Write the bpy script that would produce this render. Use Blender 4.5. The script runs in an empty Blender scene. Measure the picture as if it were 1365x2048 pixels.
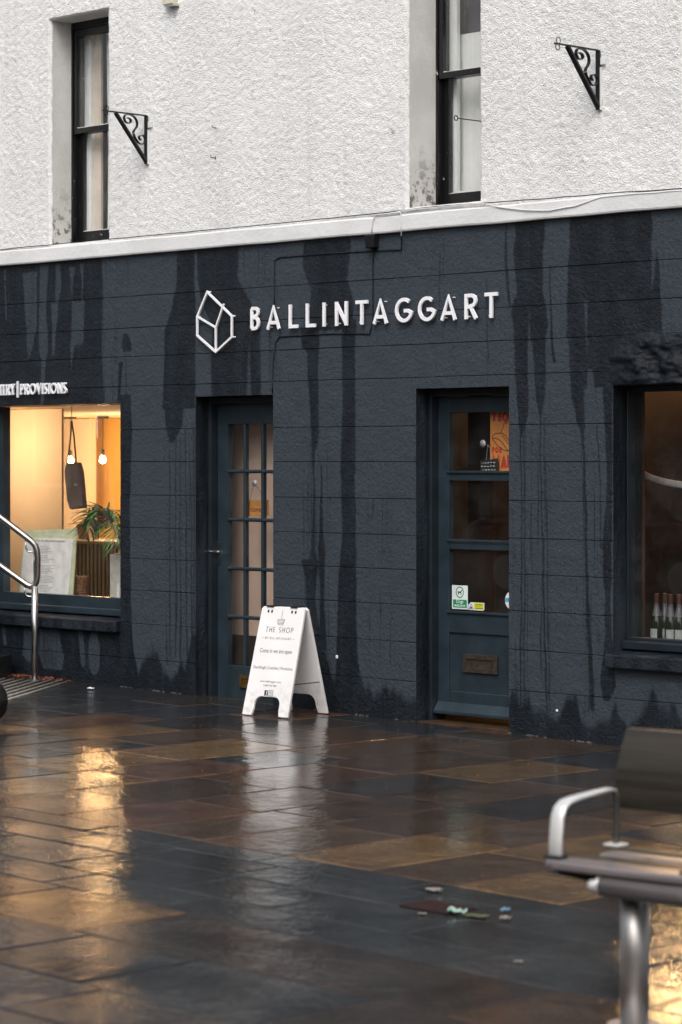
import bpy, bmesh, math, random
from mathutils import Vector, Matrix, Euler, noise
import numpy as np
random.seed(7); np.random.seed(7)
S = bpy.context.scene
COL = S.collection
PI = math.pi

# ------------------------------------------------------------------ camera
FPX = 5300.0; TH = math.radians(45.65); YH = 920.0; CXP = 682.5; CAMH = 1.645
RV = Vector((math.cos(TH), math.sin(TH), 0)); WV = Vector((-math.sin(TH), math.cos(TH), 0))
_D = FPX/318.0
CAM = -(WV*_D + RV*((833-CXP)/FPX*_D)); CAM.z = CAMH
cd = bpy.data.cameras.new('camera'); cam = bpy.data.objects.new('camera', cd); COL.objects.link(cam)
cam.location = CAM; cam.rotation_euler = (PI/2, 0, TH)
cd.sensor_fit = 'VERTICAL'; cd.sensor_height = 36; cd.lens = FPX*36/2048
cd.shift_y = -(1024-YH)/2048; cd.clip_end = 600; cd.clip_start = .1
cd.dof.use_dof = True; cd.dof.focus_distance = 17.0; cd.dof.aperture_fstop = 3.3
S.camera = cam

# ------------------------------------------------------------------ world, sun, exposure
SUN_EL, SUN_AZ = math.radians(52), math.radians(148)
W = bpy.data.worlds.new("World"); S.world = W; W.use_nodes = True
nt = W.node_tree; bg = nt.nodes['Background']
sky = nt.nodes.new('ShaderNodeTexSky'); sky.sky_type = 'NISHITA'; sky.sun_disc = False
sky.sun_elevation = SUN_EL; sky.sun_rotation = SUN_AZ; sky.air_density = 1.2; sky.dust_density = 6; sky.ozone_density = 1
hs = nt.nodes.new('ShaderNodeHueSaturation'); hs.inputs['Saturation'].default_value = .42
nt.links.new(sky.outputs[0], hs.inputs['Color']); nt.links.new(hs.outputs[0], bg.inputs[0])
bg.inputs[1].default_value = 0.115
sl = bpy.data.lights.new('sun', 'SUN'); sl.energy = .75; sl.angle = math.radians(28); sl.color = (1, .99, .975)
so = bpy.data.objects.new('sun', sl); COL.objects.link(so)
# the sun stands behind the camera's right shoulder, in front of the facade
sd = Vector((math.sin(SUN_AZ)*math.cos(SUN_EL), math.cos(SUN_AZ)*math.cos(SUN_EL), math.sin(SUN_EL)))
so.rotation_euler = sd.to_track_quat('Z', 'Y').to_euler()
S.view_settings.view_transform = 'Standard'; S.view_settings.look = 'None'
S.view_settings.exposure = 0.54; S.view_settings.gamma = 1; S.view_settings.use_curve_mapping = False
S.render.engine = 'CYCLES'; S.cycles.use_denoising = True
S.cycles.max_bounces = 7; S.cycles.transparent_max_bounces = 12
S.cycles.caustics_refractive = False
S.cycles.sample_clamp_indirect = 40; S.cycles.blur_glossy = .2

# ------------------------------------------------------------------ geometry helpers
def gz(x): return -.015*max(-8., min(9., x))
def _ray(px): return WV + RV*((px-CXP)/FPX)
def P(px, py, Y=0.):              # the point of the plane at depth Y behind the facade
    d = _ray(px); t = (Y-CAM.y)/d.y
    return Vector((CAM.x+d.x*t, Y, CAMH-(py-YH)/FPX*t))
def PX(px, Y=0.): return P(px, YH, Y).x
def G(px, py, h=0.):              # the point of the sloping ground (h metres above it)
    d = _ray(px); k = (py-YH)/FPX
    t = (CAMH-h+.015*CAM.x)/(k-.015*d.x)
    x = CAM.x+d.x*t; y = CAM.y+d.y*t
    return Vector((x, y, gz(x)+h))

def link(o, parent=None):
    COL.objects.link(o)
    if parent: o.parent = parent
    return o
def tag(o, label=None, cat=None, group=None, kind=None):
    if label: o['label'] = label
    if cat: o['category'] = cat
    if group: o['group'] = group
    if kind: o['kind'] = kind
    return o
def thing(name, label=None, cat=None, loc=(0, 0, 0), rz=0, group=None, kind=None):
    o = bpy.data.objects.new(name, None); COL.objects.link(o)
    o.location = loc; o.rotation_euler = (0, 0, rz); o.empty_display_size = .1
    return tag(o, label, cat, group, kind)
def obj(name, bm, m, parent=None, smooth=False, bevel=0, keep=True):
    """bm is in world coordinates unless the parent sits elsewhere (then parent-local)."""
    me = bpy.data.meshes.new(name); bmesh.ops.recalc_face_normals(bm, faces=bm.faces); bm.to_mesh(me); bm.free()
    if m: me.materials.append(m)
    if smooth:
        for p in me.polygons: p.use_smooth = True
    o = bpy.data.objects.new(name, me); link(o, parent)
    if bevel:
        b = o.modifiers.new('bevel', 'BEVEL'); b.width = bevel; b.segments = 2; b.limit_method = 'ANGLE'
    return o
def part_empty(name, parent, label=None):
    o = bpy.data.objects.new(name, None); COL.objects.link(o); o.parent = parent; o.empty_display_size = .1
    if label: o['label'] = label
    return o
def BM(): return bmesh.new()
def box(bm, x0, x1, y0, y1, z0, z1, M=None):
    vs = [bm.verts.new((x, y, z)) for x in (x0, x1) for y in (y0, y1) for z in (z0, z1)]
    if M is not None:
        for v in vs: v.co = M @ v.co
    for f in ((0, 1, 3, 2), (4, 6, 7, 5), (0, 4, 5, 1), (2, 3, 7, 6), (0, 2, 6, 4), (1, 5, 7, 3)):
        bm.faces.new([vs[i] for i in f])
    return vs
def bx(*a, M=None):
    bm = BM(); box(bm, *a, M=M); return bm
def tube(bm, pts, r, n=10, cap=True, flat=None):
    """tube along pts; r a number or list; flat=(a,b) scales the section"""
    pts = [Vector(p) for p in pts]; k = len(pts)
    rs = r if isinstance(r, (list, tuple)) else [r]*k
    t0 = (pts[1]-pts[0]).normalized()
    up = Vector((0, 0, 1)) if abs(t0.z) < .9 else Vector((0, 1, 0))
    nrm = (up - t0*up.dot(t0)).normalized()
    rings = []
    for i, p in enumerate(pts):
        if i == 0: t = t0
        elif i == k-1: t = (pts[i]-pts[i-1]).normalized()
        else: t = ((pts[i+1]-p).normalized()+(p-pts[i-1]).normalized()).normalized()
        nrm = (nrm - t*nrm.dot(t)).normalized(); bn = t.cross(nrm)
        ring = []
        for j in range(n):
            a = 2*PI*j/n
            ca, sa = math.cos(a), math.sin(a)
            if flat: ca *= flat[0]; sa *= flat[1]
            ring.append(bm.verts.new(p + (nrm*ca + bn*sa)*rs[i]))
        rings.append(ring)
    for i in range(k-1):
        for j in range(n):
            bm.faces.new((rings[i][j], rings[i][(j+1) % n], rings[i+1][(j+1) % n], rings[i+1][j]))
    if cap:
        bm.faces.new(rings[0][::-1]); bm.faces.new(rings[-1])
def lathe(bm, prof, n=20, loc=(0, 0, 0)):
    L = Vector(loc); rings = []
    for r, z in prof:
        rings.append([bm.verts.new(L+Vector((r*math.cos(2*PI*j/n), r*math.sin(2*PI*j/n), z))) for j in range(n)])
    for a, b in zip(rings, rings[1:]):
        for j in range(n): bm.faces.new((a[j], a[(j+1) % n], b[(j+1) % n], b[j]))
    bm.faces.new(rings[0][::-1]); bm.faces.new(rings[-1])
def prism(bm, pts, d0, d1, M=None):
    """2-D outline (u,v) -> solid between y=d0 and y=d1, u=x, v=z, then M"""
    a = [bm.verts.new((u, d0, v)) for u, v in pts]; b = [bm.verts.new((u, d1, v)) for u, v in pts]
    if M is not None:
        for v in a+b: v.co = M @ v.co
    bm.faces.new(a); bm.faces.new(b[::-1]); n = len(pts)
    for i in range(n): bm.faces.new((a[i], b[i], b[(i+1) % n], a[(i+1) % n]))
def arc(cx, cy, rx, ry, a0, a1, n=10):
    return [(cx+rx*math.cos(math.radians(a0+(a1-a0)*i/n)), cy+ry*math.sin(math.radians(a0+(a1-a0)*i/n))) for i in range(n+1)]
def stroke(bm, pts, w, d0, d1, closed=False, M=None):
    n = len(pts); L, R = [], []
    for i in range(n):
        p = Vector(pts[i])
        if closed: a = Vector(pts[i-1]); b = Vector(pts[(i+1) % n])
        else: a = Vector(pts[max(i-1, 0)]); b = Vector(pts[min(i+1, n-1)])
        d1_ = (p-a).normalized() if (p-a).length > 1e-9 else (b-p).normalized()
        d2_ = (b-p).normalized() if (b-p).length > 1e-9 else d1_
        n1 = Vector((-d1_.y, d1_.x)); n2 = Vector((-d2_.y, d2_.x)); m = n1+n2
        if m.length < 1e-6: m = n1
        m.normalize(); k = min(1/max(m.dot(n1), .3), 1.45)
        L.append(p+m*w/2*k); R.append(p-m*w/2*k)
    def ring(q, y):
        vs = [bm.verts.new((v.x, y, v.y)) for v in q]
        if M is not None:
            for v in vs: v.co = M @ v.co
        return vs
    lf, rf, lb, rb = ring(L, d0), ring(R, d0), ring(L, d1), ring(R, d1)
    for i in range(n if closed else n-1):
        j = (i+1) % n
        bm.faces.new((lf[i], lf[j], rf[j], rf[i])); bm.faces.new((lb[j], lb[i], rb[i], rb[j]))
        bm.faces.new((lf[j], lf[i], lb[i], lb[j])); bm.faces.new((rf[i], rf[j], rb[j], rb[i]))
    if not closed:
        bm.faces.new((lf[0], rf[0], rb[0], lb[0])); bm.faces.new((rf[-1], lf[-1], lb[-1], rb[-1]))

# capitals as centre lines in a box of height 1; each returns (width, [(points, closed)])
def glyph(c, s):
    h = s/2; T = 1-h
    if c == 'B': w = .56; r = w-h; return w, [([(h, h), (h, T)], 0), ([(h, T), (.3, T)]+arc(.3, .765, r-.34+.02, T-.765, 90, -90, 8)+[(h, .53)], 0), ([(h, .53), (.3, .53)]+arc(.3, (.53+h)/2, r-.3, (.53-h)/2, 90, -90, 8)+[(h, h)], 0)]
    if c == 'A': w = .70; return w, [([(h*.7, 0), (w/2, T), (w-h*.7, 0)], 0), ([(.17, .28), (w-.17, .28)], 0)]
    if c == 'L': w = .44; return w, [([(h, 1), (h, h), (w, h)], 0)]
    if c == 'I': return s, [([(h, 0), (h, 1)], 0)]
    if c == '|': return s, [([(h, -.25), (h, 1.25)], 0)]
    if c == 'N': w = .64; return w, [([(h, 0), (h, 1)], 0), ([(h, T), (w-h, h)], 0), ([(w-h, 0), (w-h, 1)], 0)]
    if c == 'T': w = .56; return w, [([(0, T), (w, T)], 0), ([(w/2, T-h), (w/2, 0)], 0)]
    if c == 'G': w = .76; R = .5-h; return w, [(arc(.5, .5, .5-h, R, 48, 360, 22)+[(.5, .5)], 0)] if 0 else [([(.5+(.46-h)*math.cos(math.radians(a)), .5+R*math.sin(math.radians(a))) for a in range(50, 352, 14)]+[(w-h, .47), (.5, .47)], 0)]
    if c == 'R': w = .58; return w, [([(h, 0), (h, 1)], 0), ([(h, T), (.3, T)]+arc(.3, .72, w-h-.3, T-.72, 90, -90, 8)+[(h, .44)], 0), ([(.3, .44), (w-h*.6, 0)], 0)]
    if c == 'P': w = .54; return w, [([(h, 0), (h, 1)], 0), ([(h, T), (.28, T)]+arc(.28, .70, w-h-.28, T-.70, 90, -90, 8)+[(h, .40)], 0)]
    if c == 'O': w = .92; return w, [([(w/2+(w/2-h)*math.cos(math.radians(a)), .5+(.5-h)*math.sin(math.radians(a))) for a in range(0, 360, 15)], 1)]
    if c == 'V': w = .66; return w, [([(h*.7, 1), (w/2, h), (w-h*.7, 1)], 0)]
    if c == 'S':
        w = .52; return w, [([(w/2+(w/2-h)*math.cos(math.radians(a)), .745+(.255-h)*math.sin(math.radians(a))) for a in range(35, 255, 18)]+[(w/2+(w/2-h)*math.cos(math.radians(a)), .255+(.255-h+.0)*math.sin(math.radians(a))) for a in range(80, -146, -18)], 0)]
    if c == 'Y': w = .62; return w, [([(h*.6, 1), (w/2, .45), (w-h*.6, 1)], 0), ([(w/2, .47), (w/2, 0)], 0)]
    if c == 'H': w = .62; return w, [([(h, 0), (h, 1)], 0), ([(w-h, 0), (w-h, 1)], 0), ([(h, .52), (w-h, .52)], 0)]
    if c == 'E': w = .46; return w, [([(w, T), (h, T), (h, h), (w, h)], 0), ([(h, .52), (w*.9, .52)], 0)]
    return .35, []
def letter_mesh(bm, c, s, x0, z0, hgt, wid, y0, y1, M=None, shear=0):
    w, st = glyph(c, s)
    kx = (wid/w) if wid else hgt
    for i, (pts, cl) in enumerate(st):
        q = [(x0+u*kx+shear*v*hgt, z0+v*hgt) for u, v in pts]
        stroke(bm, q, s*hgt, y0-.0004*i, y1+.0003*i, bool(cl), M)
def word(bm, txt, s, x0, z0, hgt, track, y0, y1, M=None, fit=None, kx=1.):
    ws = [glyph(c, s)[0] for c in txt]
    tot = sum(ws)*kx+track*(len(txt)-1)
    k = 1 if not fit else fit/(tot*hgt)
    x = x0
    for c, w in zip(txt, ws):
        letter_mesh(bm, c, s, x, z0, hgt, w*hgt*kx*k, y0, y1, M)
        x += (w*kx+track)*hgt*k
    return x
def text_bm(txt, size, M, depth=.0004, width=None):
    """built-in font text as a thin solid; local x right, z up, front towards -y"""
    cu = bpy.data.curves.new('t', 'FONT'); cu.body = txt; cu.size = size; cu.align_x = 'CENTER'; cu.resolution_u = 2; cu.extrude = depth/2
    o = bpy.data.objects.new('t', cu); COL.objects.link(o); bpy.context.view_layer.update()
    me = bpy.data.meshes.new_from_object(o.evaluated_get(bpy.context.evaluated_depsgraph_get()))
    bm = BM(); bm.from_mesh(me); bpy.data.objects.remove(o); bpy.data.curves.remove(cu); bpy.data.meshes.remove(me)
    xs = [v.co.x for v in bm.verts]
    kx = (width/(max(xs)-min(xs))) if (width and xs) else 1
    for v in bm.verts: v.co = M @ Vector((v.co.x*kx, -v.co.z, v.co.y))
    return bm
def join(a, b):
    me = bpy.data.meshes.new('j'); b.to_mesh(me); b.free(); a.from_mesh(me); bpy.data.meshes.remove(me)

# ------------------------------------------------------------------ material helpers
def srgb(*c):
    return tuple(((v/255)/12.92 if v/255 <= .04045 else ((v/255+.055)/1.055)**2.4) for v in c)+(1,)
class NT:
    def __init__(s, name):
        s.m = bpy.data.materials.new(name); s.m.use_nodes = True; s.t = s.m.node_tree
        s.b = s.t.nodes['Principled BSDF']; s._pos = None
    def n(s, kind, **k):
        nd = s.t.nodes.new('ShaderNode'+kind)
        for a, v in k.items(): setattr(nd, a, v)
        return nd
    def l(s, a, b): s.t.links.new(a, b)
    def pos(s, obj_space=False):
        if obj_space: return s.n('TexCoord').outputs['Object']
        if s._pos is None: s._pos = s.n('NewGeometry').outputs['Position']
        return s._pos
    def math(s, op, a, b=None, c=None, clamp=False):
        nd = s.n('Math', operation=op); nd.use_clamp = clamp
        for i, v in enumerate((a, b, c)):
            if v is None: continue
            if isinstance(v, (int, float)): nd.inputs[i].default_value = v
            else: s.l(v, nd.inputs[i])
        return nd.outputs[0]
    def noise(s, scale, detail=3, rough=.5, vec=None, stretch=None, dist=0):
        v = vec or s.pos()
        if stretch:
            mp = s.n('Mapping'); mp.inputs['Scale'].default_value = stretch; s.l(v, mp.inputs[0]); v = mp.outputs[0]
        nd = s.n('TexNoise'); nd.inputs['Scale'].default_value = scale; nd.inputs['Detail'].default_value = detail
        nd.inputs['Roughness'].default_value = rough; nd.inputs['Distortion'].default_value = dist; s.l(v, nd.inputs['Vector'])
        return nd.outputs['Fac']
    def ramp(s, fac, stops):
        nd = s.n('ValToRGB'); e = nd.color_ramp.elements
        while len(e) < len(stops): e.new(.5)
        for i, (p, c) in enumerate(stops):
            e[i].position = p; e[i].color = c if len(c) == 4 else c+(1,)
        s.l(fac, nd.inputs[0]); return nd.outputs[0]
    def mix(s, f, a, b):
        nd = s.n('Mix', data_type='RGBA')
        if isinstance(f, (int, float)): nd.inputs[0].default_value = f
        else: s.l(f, nd.inputs[0])
        for i, v in ((6, a), (7, b)):
            if isinstance(v, tuple): nd.inputs[i].default_value = v
            else: s.l(v, nd.inputs[i])
        return nd.outputs[2]
    def mapr(s, v, a, b, c=0., d=1.):
        nd = s.n('MapRange'); nd.interpolation_type = 'SMOOTHSTEP'
        s.l(v, nd.inputs[0])
        for i, q in enumerate((a, b, c, d)): nd.inputs[i+1].default_value = q
        return nd.outputs[0]
    def bump(s, hgt, dist, strength=1., normal=None):
        nd = s.n('Bump'); nd.inputs['Strength'].default_value = strength; nd.inputs['Distance'].default_value = dist
        s.l(hgt, nd.inputs['Height'])
        if normal: s.l(normal, nd.inputs['Normal'])
        return nd.outputs[0]
    def set(s, k, v):
        if isinstance(v, (int, float, tuple)): s.b.inputs[k].default_value = v
        else: s.l(v, s.b.inputs[k])
        return s
def simple(name, col, rough=.6, metal=0, var=.12, scale=12, bump=0, bscale=80, spec=.5, coat=0, obj_space=False, stretch=None):
    q = NT(name); dark = tuple(c*(1-var) for c in col[:3])+(1,); lite = tuple(min(1, c*(1+var)) for c in col[:3])+(1,)
    f = q.noise(scale, 4, .6, vec=q.pos(obj_space), stretch=stretch)
    q.set('Base Color', q.mix(q.mapr(f, .3, .7), dark, lite)).set('Roughness', rough).set('Metallic', metal).set('Specular IOR Level', spec)
    if coat: q.set('Coat Weight', coat).set('Coat Roughness', .08)
    if bump: q.set('Normal', q.bump(q.noise(bscale, 3), bump))
    return q.m
def emit(name, col, strength):
    q = NT(name); q.set('Base Color', col).set('Emission Color', col).set('Emission Strength', strength); return q.m

# dark painted blockwork: dry paint, wet runs and drips where the photograph has them
# every run: [(y, left, right), ...] of the wet (or dry) patch as read off the wall, joined by straight flanks
WET = [[(430, 1030, 1090), (470, 1033, 1092), (500, 1028, 1088), (580, 1034, 1086), (620, 1024, 1094), (650, 1027, 1097), (684, 1031, 1093)],
 [(682, 1031, 1057), (760, 1032, 1058), (820, 1036, 1058), (845, 1038, 1053), (874, 1043, 1047)], [(682, 1066, 1094), (730, 1068, 1092), (800, 1074, 1090), (838, 1082, 1085)],
 [(850, 1041, 1045), (1100, 1044, 1046.5), (1420, 1040, 1044)], [(830, 1050, 1052), (1420, 1050, 1052.5)], [(820, 1081, 1083.5), (1050, 1084, 1087), (1420, 1093, 1097)], [(840, 1090, 1091.6), (1200, 1096, 1098), (1420, 1101, 1103)],
 [(400, 1141, 1300), (480, 1140, 1306), (540, 1134, 1318), (600, 1133, 1322), (674, 1134, 1324)], [(672, 1136, 1420), (772, 1142, 1420)],
 [(740, 1142, 1170), (800, 1146, 1168), (850, 1157, 1174), (866, 1164, 1169)], [(755, 1205, 1227), (850, 1209, 1226), (960, 1216, 1226), (1060, 1209, 1226), (1140, 1206, 1224), (1200, 1213, 1224), (1270, 1212, 1226), (1320, 1206, 1230), (1370, 1204, 1233), (1402, 1208, 1220)],
 [(850, 1160, 1168), (920, 1168, 1173), (1100, 1172, 1176), (1300, 1178, 1185), (1420, 1183, 1193)], [(1000, 1168, 1170), (1420, 1180, 1182.5)], [(780, 1192, 1193.5), (1000, 1200, 1203), (1100, 1204, 1207)],
 [(640, 686, 714), (780, 686, 712), (900, 684, 712), (960, 683, 712), (1060, 686, 713), (1140, 680, 714), (1200, 677, 714), (1300, 675, 715), (1380, 670, 723), (1460, 655, 745)],
 [(655, 600, 640), (690, 604, 640), (705, 616, 638), (780, 618, 638), (850, 622, 640), (885, 623, 638), (900, 625, 633), (950, 627, 631), (1100, 625, 632), (1122, 620, 638)],
 [(1120, 604, 641), (1160, 612, 634), (1200, 615, 632), (1260, 618, 641), (1300, 618, 652), (1350, 612, 665), (1460, 595, 690)], [(930, 643, 646), (1060, 641, 648), (1100, 638, 652), (1200, 641, 650), (1300, 638, 656)],
 [(480, 610, 702), (530, 608, 700), (575, 622, 694)], [(562, 627, 698), (610, 622, 708), (660, 625, 704)],
 [(480, 395, 478), (560, 397, 476), (602, 405, 500), (650, 425, 520), (795, 425, 522)], [(470, 357, 391), (560, 355, 391), (620, 345, 392), (660, 331, 393), (740, 329, 392), (817, 326, 392)], [(815, 330, 368), (850, 334, 366), (884, 341, 350)],
 [(520, -60, 201), (600, -60, 204), (700, -60, 201), (830, -60, 208)], [(668, 249, 257), (690, 245, 265), (704, 247, 263)], [(725, 240, 246), (808, 235, 242)],
 [(790, 238, 262), (860, 238, 266), (1000, 238, 261), (1200, 238, 263), (1300, 238, 268), (1420, 238, 290)], [(1225, -60, 243), (1420, -60, 243)], [(1270, 386, 394), (1340, 372, 394), (1420, 345, 394)],
 [(900, 340, 341.5), (1310, 341, 343)], [(850, 352, 354), (1310, 353, 355)], [(880, 361, 362.5), (1320, 362, 364)], [(860, 372, 373.5), (1310, 374, 376)], [(900, 382, 383.5), (1300, 384, 386)], [(860, 389, 390.5), (1300, 389, 391)],
 [(420, 1012, 1013), (520, 1010, 1016), (600, 1018, 1022), (622, 1021, 1022)], [(560, 975, 977), (790, 976, 977)], [(540, 1100, 1102), (700, 1104, 1109), (725, 1108, 1114)], [(500, 880, 881.5), (640, 881, 882.5)], [(480, 888, 889), (560, 888, 889)]]
DRY = [[(545, 47, 76), (600, 50, 75), (650, 54, 74), (700, 56, 66), (718, 59, 60)], [(528, 82, 98), (600, 80, 94), (700, 80, 97), (720, 85, 92), (800, 84, 90), (814, 86.5, 87.5)],
 [(528, 113, 122), (575, 112, 124), (610, 112, 116)], [(605, 104, 118), (650, 106, 115), (700, 105, 112), (714, 107.5, 108.5)], [(535, 139, 151), (570, 143, 147), (600, 145, 145.6)], [(528, 160, 170), (560, 164, 168), (602, 165.5, 166)],
 [(603, 145, 171), (650, 144, 169), (689, 143, 168)], [(687, 142, 152), (720, 144, 147), (738, 145, 145.6)], [(620, 1060, 1060.5), (690, 1058, 1062), (730, 1056, 1070), (780, 1058, 1070), (804, 1061, 1065)],
 [(465, 1303, 1312), (560, 1305, 1309), (578, 1306.5, 1307)], [(600, 1172, 1178), (660, 1173, 1176), (712, 1174, 1174.6)], [(738, 1177, 1186), (800, 1170, 1196), (850, 1170, 1206)],
 [(1238, 2, 9), (1288, 8, 16)], [(1245, 50, 66), (1290, 48, 68), (1312, 46, 72), (1322, 56, 64)], [(1245, 82, 120), (1285, 80, 122), (1310, 78, 130), (1338, 88, 125)],
 [(1250, 156, 166), (1290, 160, 170), (1325, 162, 172), (1334, 166, 169)], [(1262, 186, 194), (1290, 180, 200), (1335, 179, 201), (1348, 186, 195)], [(655, 528, 544), (720, 526, 542), (790, 531, 545)], [(690, 498, 501), (795, 494, 505)], [(540, 10, 13), (640, 12, 15)]]
DRIP = [[(850, 332, 395), (1330, 332, 395)], [(880, 604, 662), (1350, 604, 662)], [(830, 1022, 1112), (1430, 1022, 1112)], [(850, 1160, 1200), (1430, 1160, 1200)], [(470, 460, 560), (800, 460, 560)], [(500, 205, 260), (800, 205, 260)], [(530, 40, 80), (720, 40, 80)], [(1000, 735, 790), (1330, 735, 790)], [(1250, 85, 120), (1330, 85, 120)]]
def painted_stone(name, streaks=True, blue=1., span=(-99, 99)):
    q = NT(name)
    sep = q.n('SeparateXYZ'); q.l(q.pos(), sep.inputs[0]); X, Z = sep.outputs[0], sep.outputs[2]
    dn = q.noise(1., 4, .6, stretch=(9, 1, 3.2)); xd = q.math('ADD', X, q.math('MULTIPLY', q.math('SUBTRACT', dn, .5), .055))
    fn = q.noise(1., 4, .65, stretch=(38, 1, 1.2)); zd = q.math('ADD', Z, q.math('MULTIPLY', q.math('SUBTRACT', fn, .5), .05))
    def masks(lst, k=85.):
        out = None
        for run in lst:
            for (ya, la, ra), (yb, lb, rb) in zip(run, run[1:]):
                ca, cb = (la+ra)/2, (lb+rb)/2; z0, z1 = P(ca, ya).z, P(cb, yb).z
                xa, xb_ = PX(ca), PX(cb); ha, hb = (PX(ra)-PX(la))/2, (PX(rb)-PX(lb))/2
                if max(xa+ha, xb_+hb) < span[0] or min(xa-ha, xb_-hb) > span[1]: continue
                t = q.math('MULTIPLY_ADD', zd, -1/(z0-z1), z0/(z0-z1))
                d = q.math('ABSOLUTE', q.math('SUBTRACT', q.math('MULTIPLY_ADD', t, xb_-xa, xa), xd))
                m = q.math('MULTIPLY_ADD', q.math('SUBTRACT', q.math('MULTIPLY_ADD', t, hb-ha, ha), d), k, .5, clamp=True)
                m = q.math('MULTIPLY', m, q.math('COMPARE', t, .5, .51))
                out = m if out is None else q.math('MAXIMUM', out, m)
        if out is None: out = q.n('Value').outputs[0]; out.default_value = 0.
        return out
    if streaks:
        wet = masks(WET)
        hill = q.math('ADD', q.math('MULTIPLY', q.mapr(q.noise(1., 2, .5, stretch=(4.5, 1, .6)), .3, .72), .24), q.math('MULTIPLY', q.mapr(q.noise(1., 3, .5, stretch=(14, 1, 1.5)), .45, .8), .09))
        hill = q.math('ADD', hill, .045)
        gl = q.math('MULTIPLY_ADD', X, .015, Z)
        base = q.mapr(q.math('SUBTRACT', q.math('SUBTRACT', gl, hill), q.math('MULTIPLY', fn, .06)), -.05, .04, 1., 0.)
        wet = q.math('MAXIMUM', wet, base)
        wet = q.math('MULTIPLY', wet, q.math('SUBTRACT', 1., q.math('MULTIPLY', masks(DRY), .92)))
        wet = q.math('MULTIPLY', wet, q.mapr(q.noise(1., 4, .6, stretch=(10, 1, 3)), .3, .6, .80, 1.))
        lines = q.mapr(q.noise(1., 3, .6, stretch=(120, 1, 1.1), dist=.0), .575, .62)
        wet = q.math('MAXIMUM', wet, q.math('MULTIPLY', q.math('MULTIPLY', lines, masks(DRIP)), .9))
        spots = q.mapr(q.noise(1., 2, .5, stretch=(75, 30, 22)), .645, .70)
        wet = q.math('MAXIMUM', wet, q.math('MULTIPLY', spots, .65))
    else:
        wet = q.mapr(q.noise(1., 3, .6, stretch=(9, 9, 1.0)), .3, .6, .5, 1.)
    cl = q.noise(7, 4, .6)
    dry = q.mix(cl, (.0285*blue, .0390, .0520, 1), (.040*blue, .0535, .0690, 1))
    wc = q.mix(cl, (.0048, .0072, .0110, 1), (.0085, .0120, .0175, 1))
    c = q.mix(wet, dry, wc)
    chips = q.mapr(q.noise(34, 2, .5), .765, .785)
    c = q.mix(q.math('MULTIPLY', chips, .35), c, (.25, .25, .25, 1))
    q.set('Base Color', c)
    q.set('Roughness', q.math('SUBTRACT', .62, q.math('MULTIPLY', wet, .30)))
    q.set('Specular IOR Level', q.math('SUBTRACT', .36, q.math('MULTIPLY', wet, .10)))
    h = q.math('ADD', q.math('MULTIPLY', q.noise(150, 3, .6), 1.), q.math('MULTIPLY', q.noise(38, 4, .6), 1.4))
    h = q.math('ADD', h, q.math('MULTIPLY', q.noise(5, 3, .6), 2.5))
    q.set('Normal', q.bump(h, .0060, 1.))
    return q.m
BIN = .8; BX0 = -4.6
M_blocks = [painted_stone('dark_painted_block', span=(BX0+BIN*k-.55, BX0+BIN*(k+1)+.55)) for k in range(9)]
def block_mat(x): return M_blocks[max(0, min(8, int((x-BX0)//BIN)))]
M_reveal = painted_stone('dark_painted_reveal', False)

def harl():
    q = NT('white_harling')
    v = q.n('TexVoronoi'); v.inputs['Scale'].default_value = 105; q.l(q.pos(), v.inputs['Vector'])
    n1 = q.noise(1.1, 4, .6, stretch=(1.6, 1, .6)); n2 = q.noise(95, 3, .7)
    c = q.mix(q.mapr(n1, .35, .75), (.89, .89, .89, 1), (.82, .82, .815, 1))
    c = q.mix(q.math('MULTIPLY', q.mapr(n2, .56, .70), .6), c, (.30, .30, .29, 1))
    c = q.mix(q.math('MULTIPLY', q.mapr(q.noise(9, 3, .6), .70, .76), .5), c, (.22, .21, .19, 1))
    st_ = q.math('MULTIPLY', q.mapr(q.noise(1., 4, .6, stretch=(9, 1, .5)), .54, .70), .16); c = q.mix(st_, c, (.50, .49, .46, 1))
    ck = q.noise(1.7, 3, .6, dist=.8); crack = q.math('MULTIPLY', q.mapr(q.math('ABSOLUTE', q.math('SUBTRACT', ck, .5)), .0, .0022, 1., 0.), q.mapr(q.noise(.9, 2), .56, .62)); c = q.mix(q.math('MULTIPLY', crack, .6), c, (.28, .27, .25, 1))
    q.set('Base Color', c).set('Roughness', .85).set('Specular IOR Level', .25)
    q.set('Normal', q.bump(q.math('ADD', q.math('MULTIPLY', q.noise(120, 4, .7), 1.2), q.math('MULTIPLY', v.outputs['Distance'], -.8)), .005, 1.))
    return q.m
M_harl = harl()
def plaster(name, lo, hi, grime=True):
    q = NT(name)
    c = q.mix(q.mapr(q.noise(3, 4, .6), .3, .7), lo, hi)
    if grime:
        sep = q.n('SeparateXYZ'); q.l(q.pos(), sep.inputs[0])
        low = q.mapr(sep.outputs[2], 3.22, 3.72, 1., 0.)
        g = q.math('MULTIPLY', q.mapr(q.noise(13, 5, .7), .49, .58), low)
        c = q.mix(q.math('MULTIPLY', g, .85), c, (.055, .05, .028, 1))
        cr = q.mapr(q.noise(7, 2, .6, dist=1.5), .497, .503)
    q.set('Base Color', c).set('Roughness', .8)
    q.set('Normal', q.bump(q.math('ADD', q.noise(25, 4, .6), q.math('MULTIPLY', q.noise(160, 2), .5)), .004))
    return q.m
M_plaster = plaster('smooth_grey_plaster', (.62, .61, .59, 1), (.74, .73, .71, 1))
M_band = plaster('white_band_paint', (.68, .685, .69, 1), (.77, .775, .78, 1), False)
M_rough = painted_stone('dark_rough_stone', False)
M_joinery = simple('blue_grey_gloss_joinery', (.020, .033, .043, 1), .34, var=.22, scale=6, bump=.0006, bscale=60)
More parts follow.
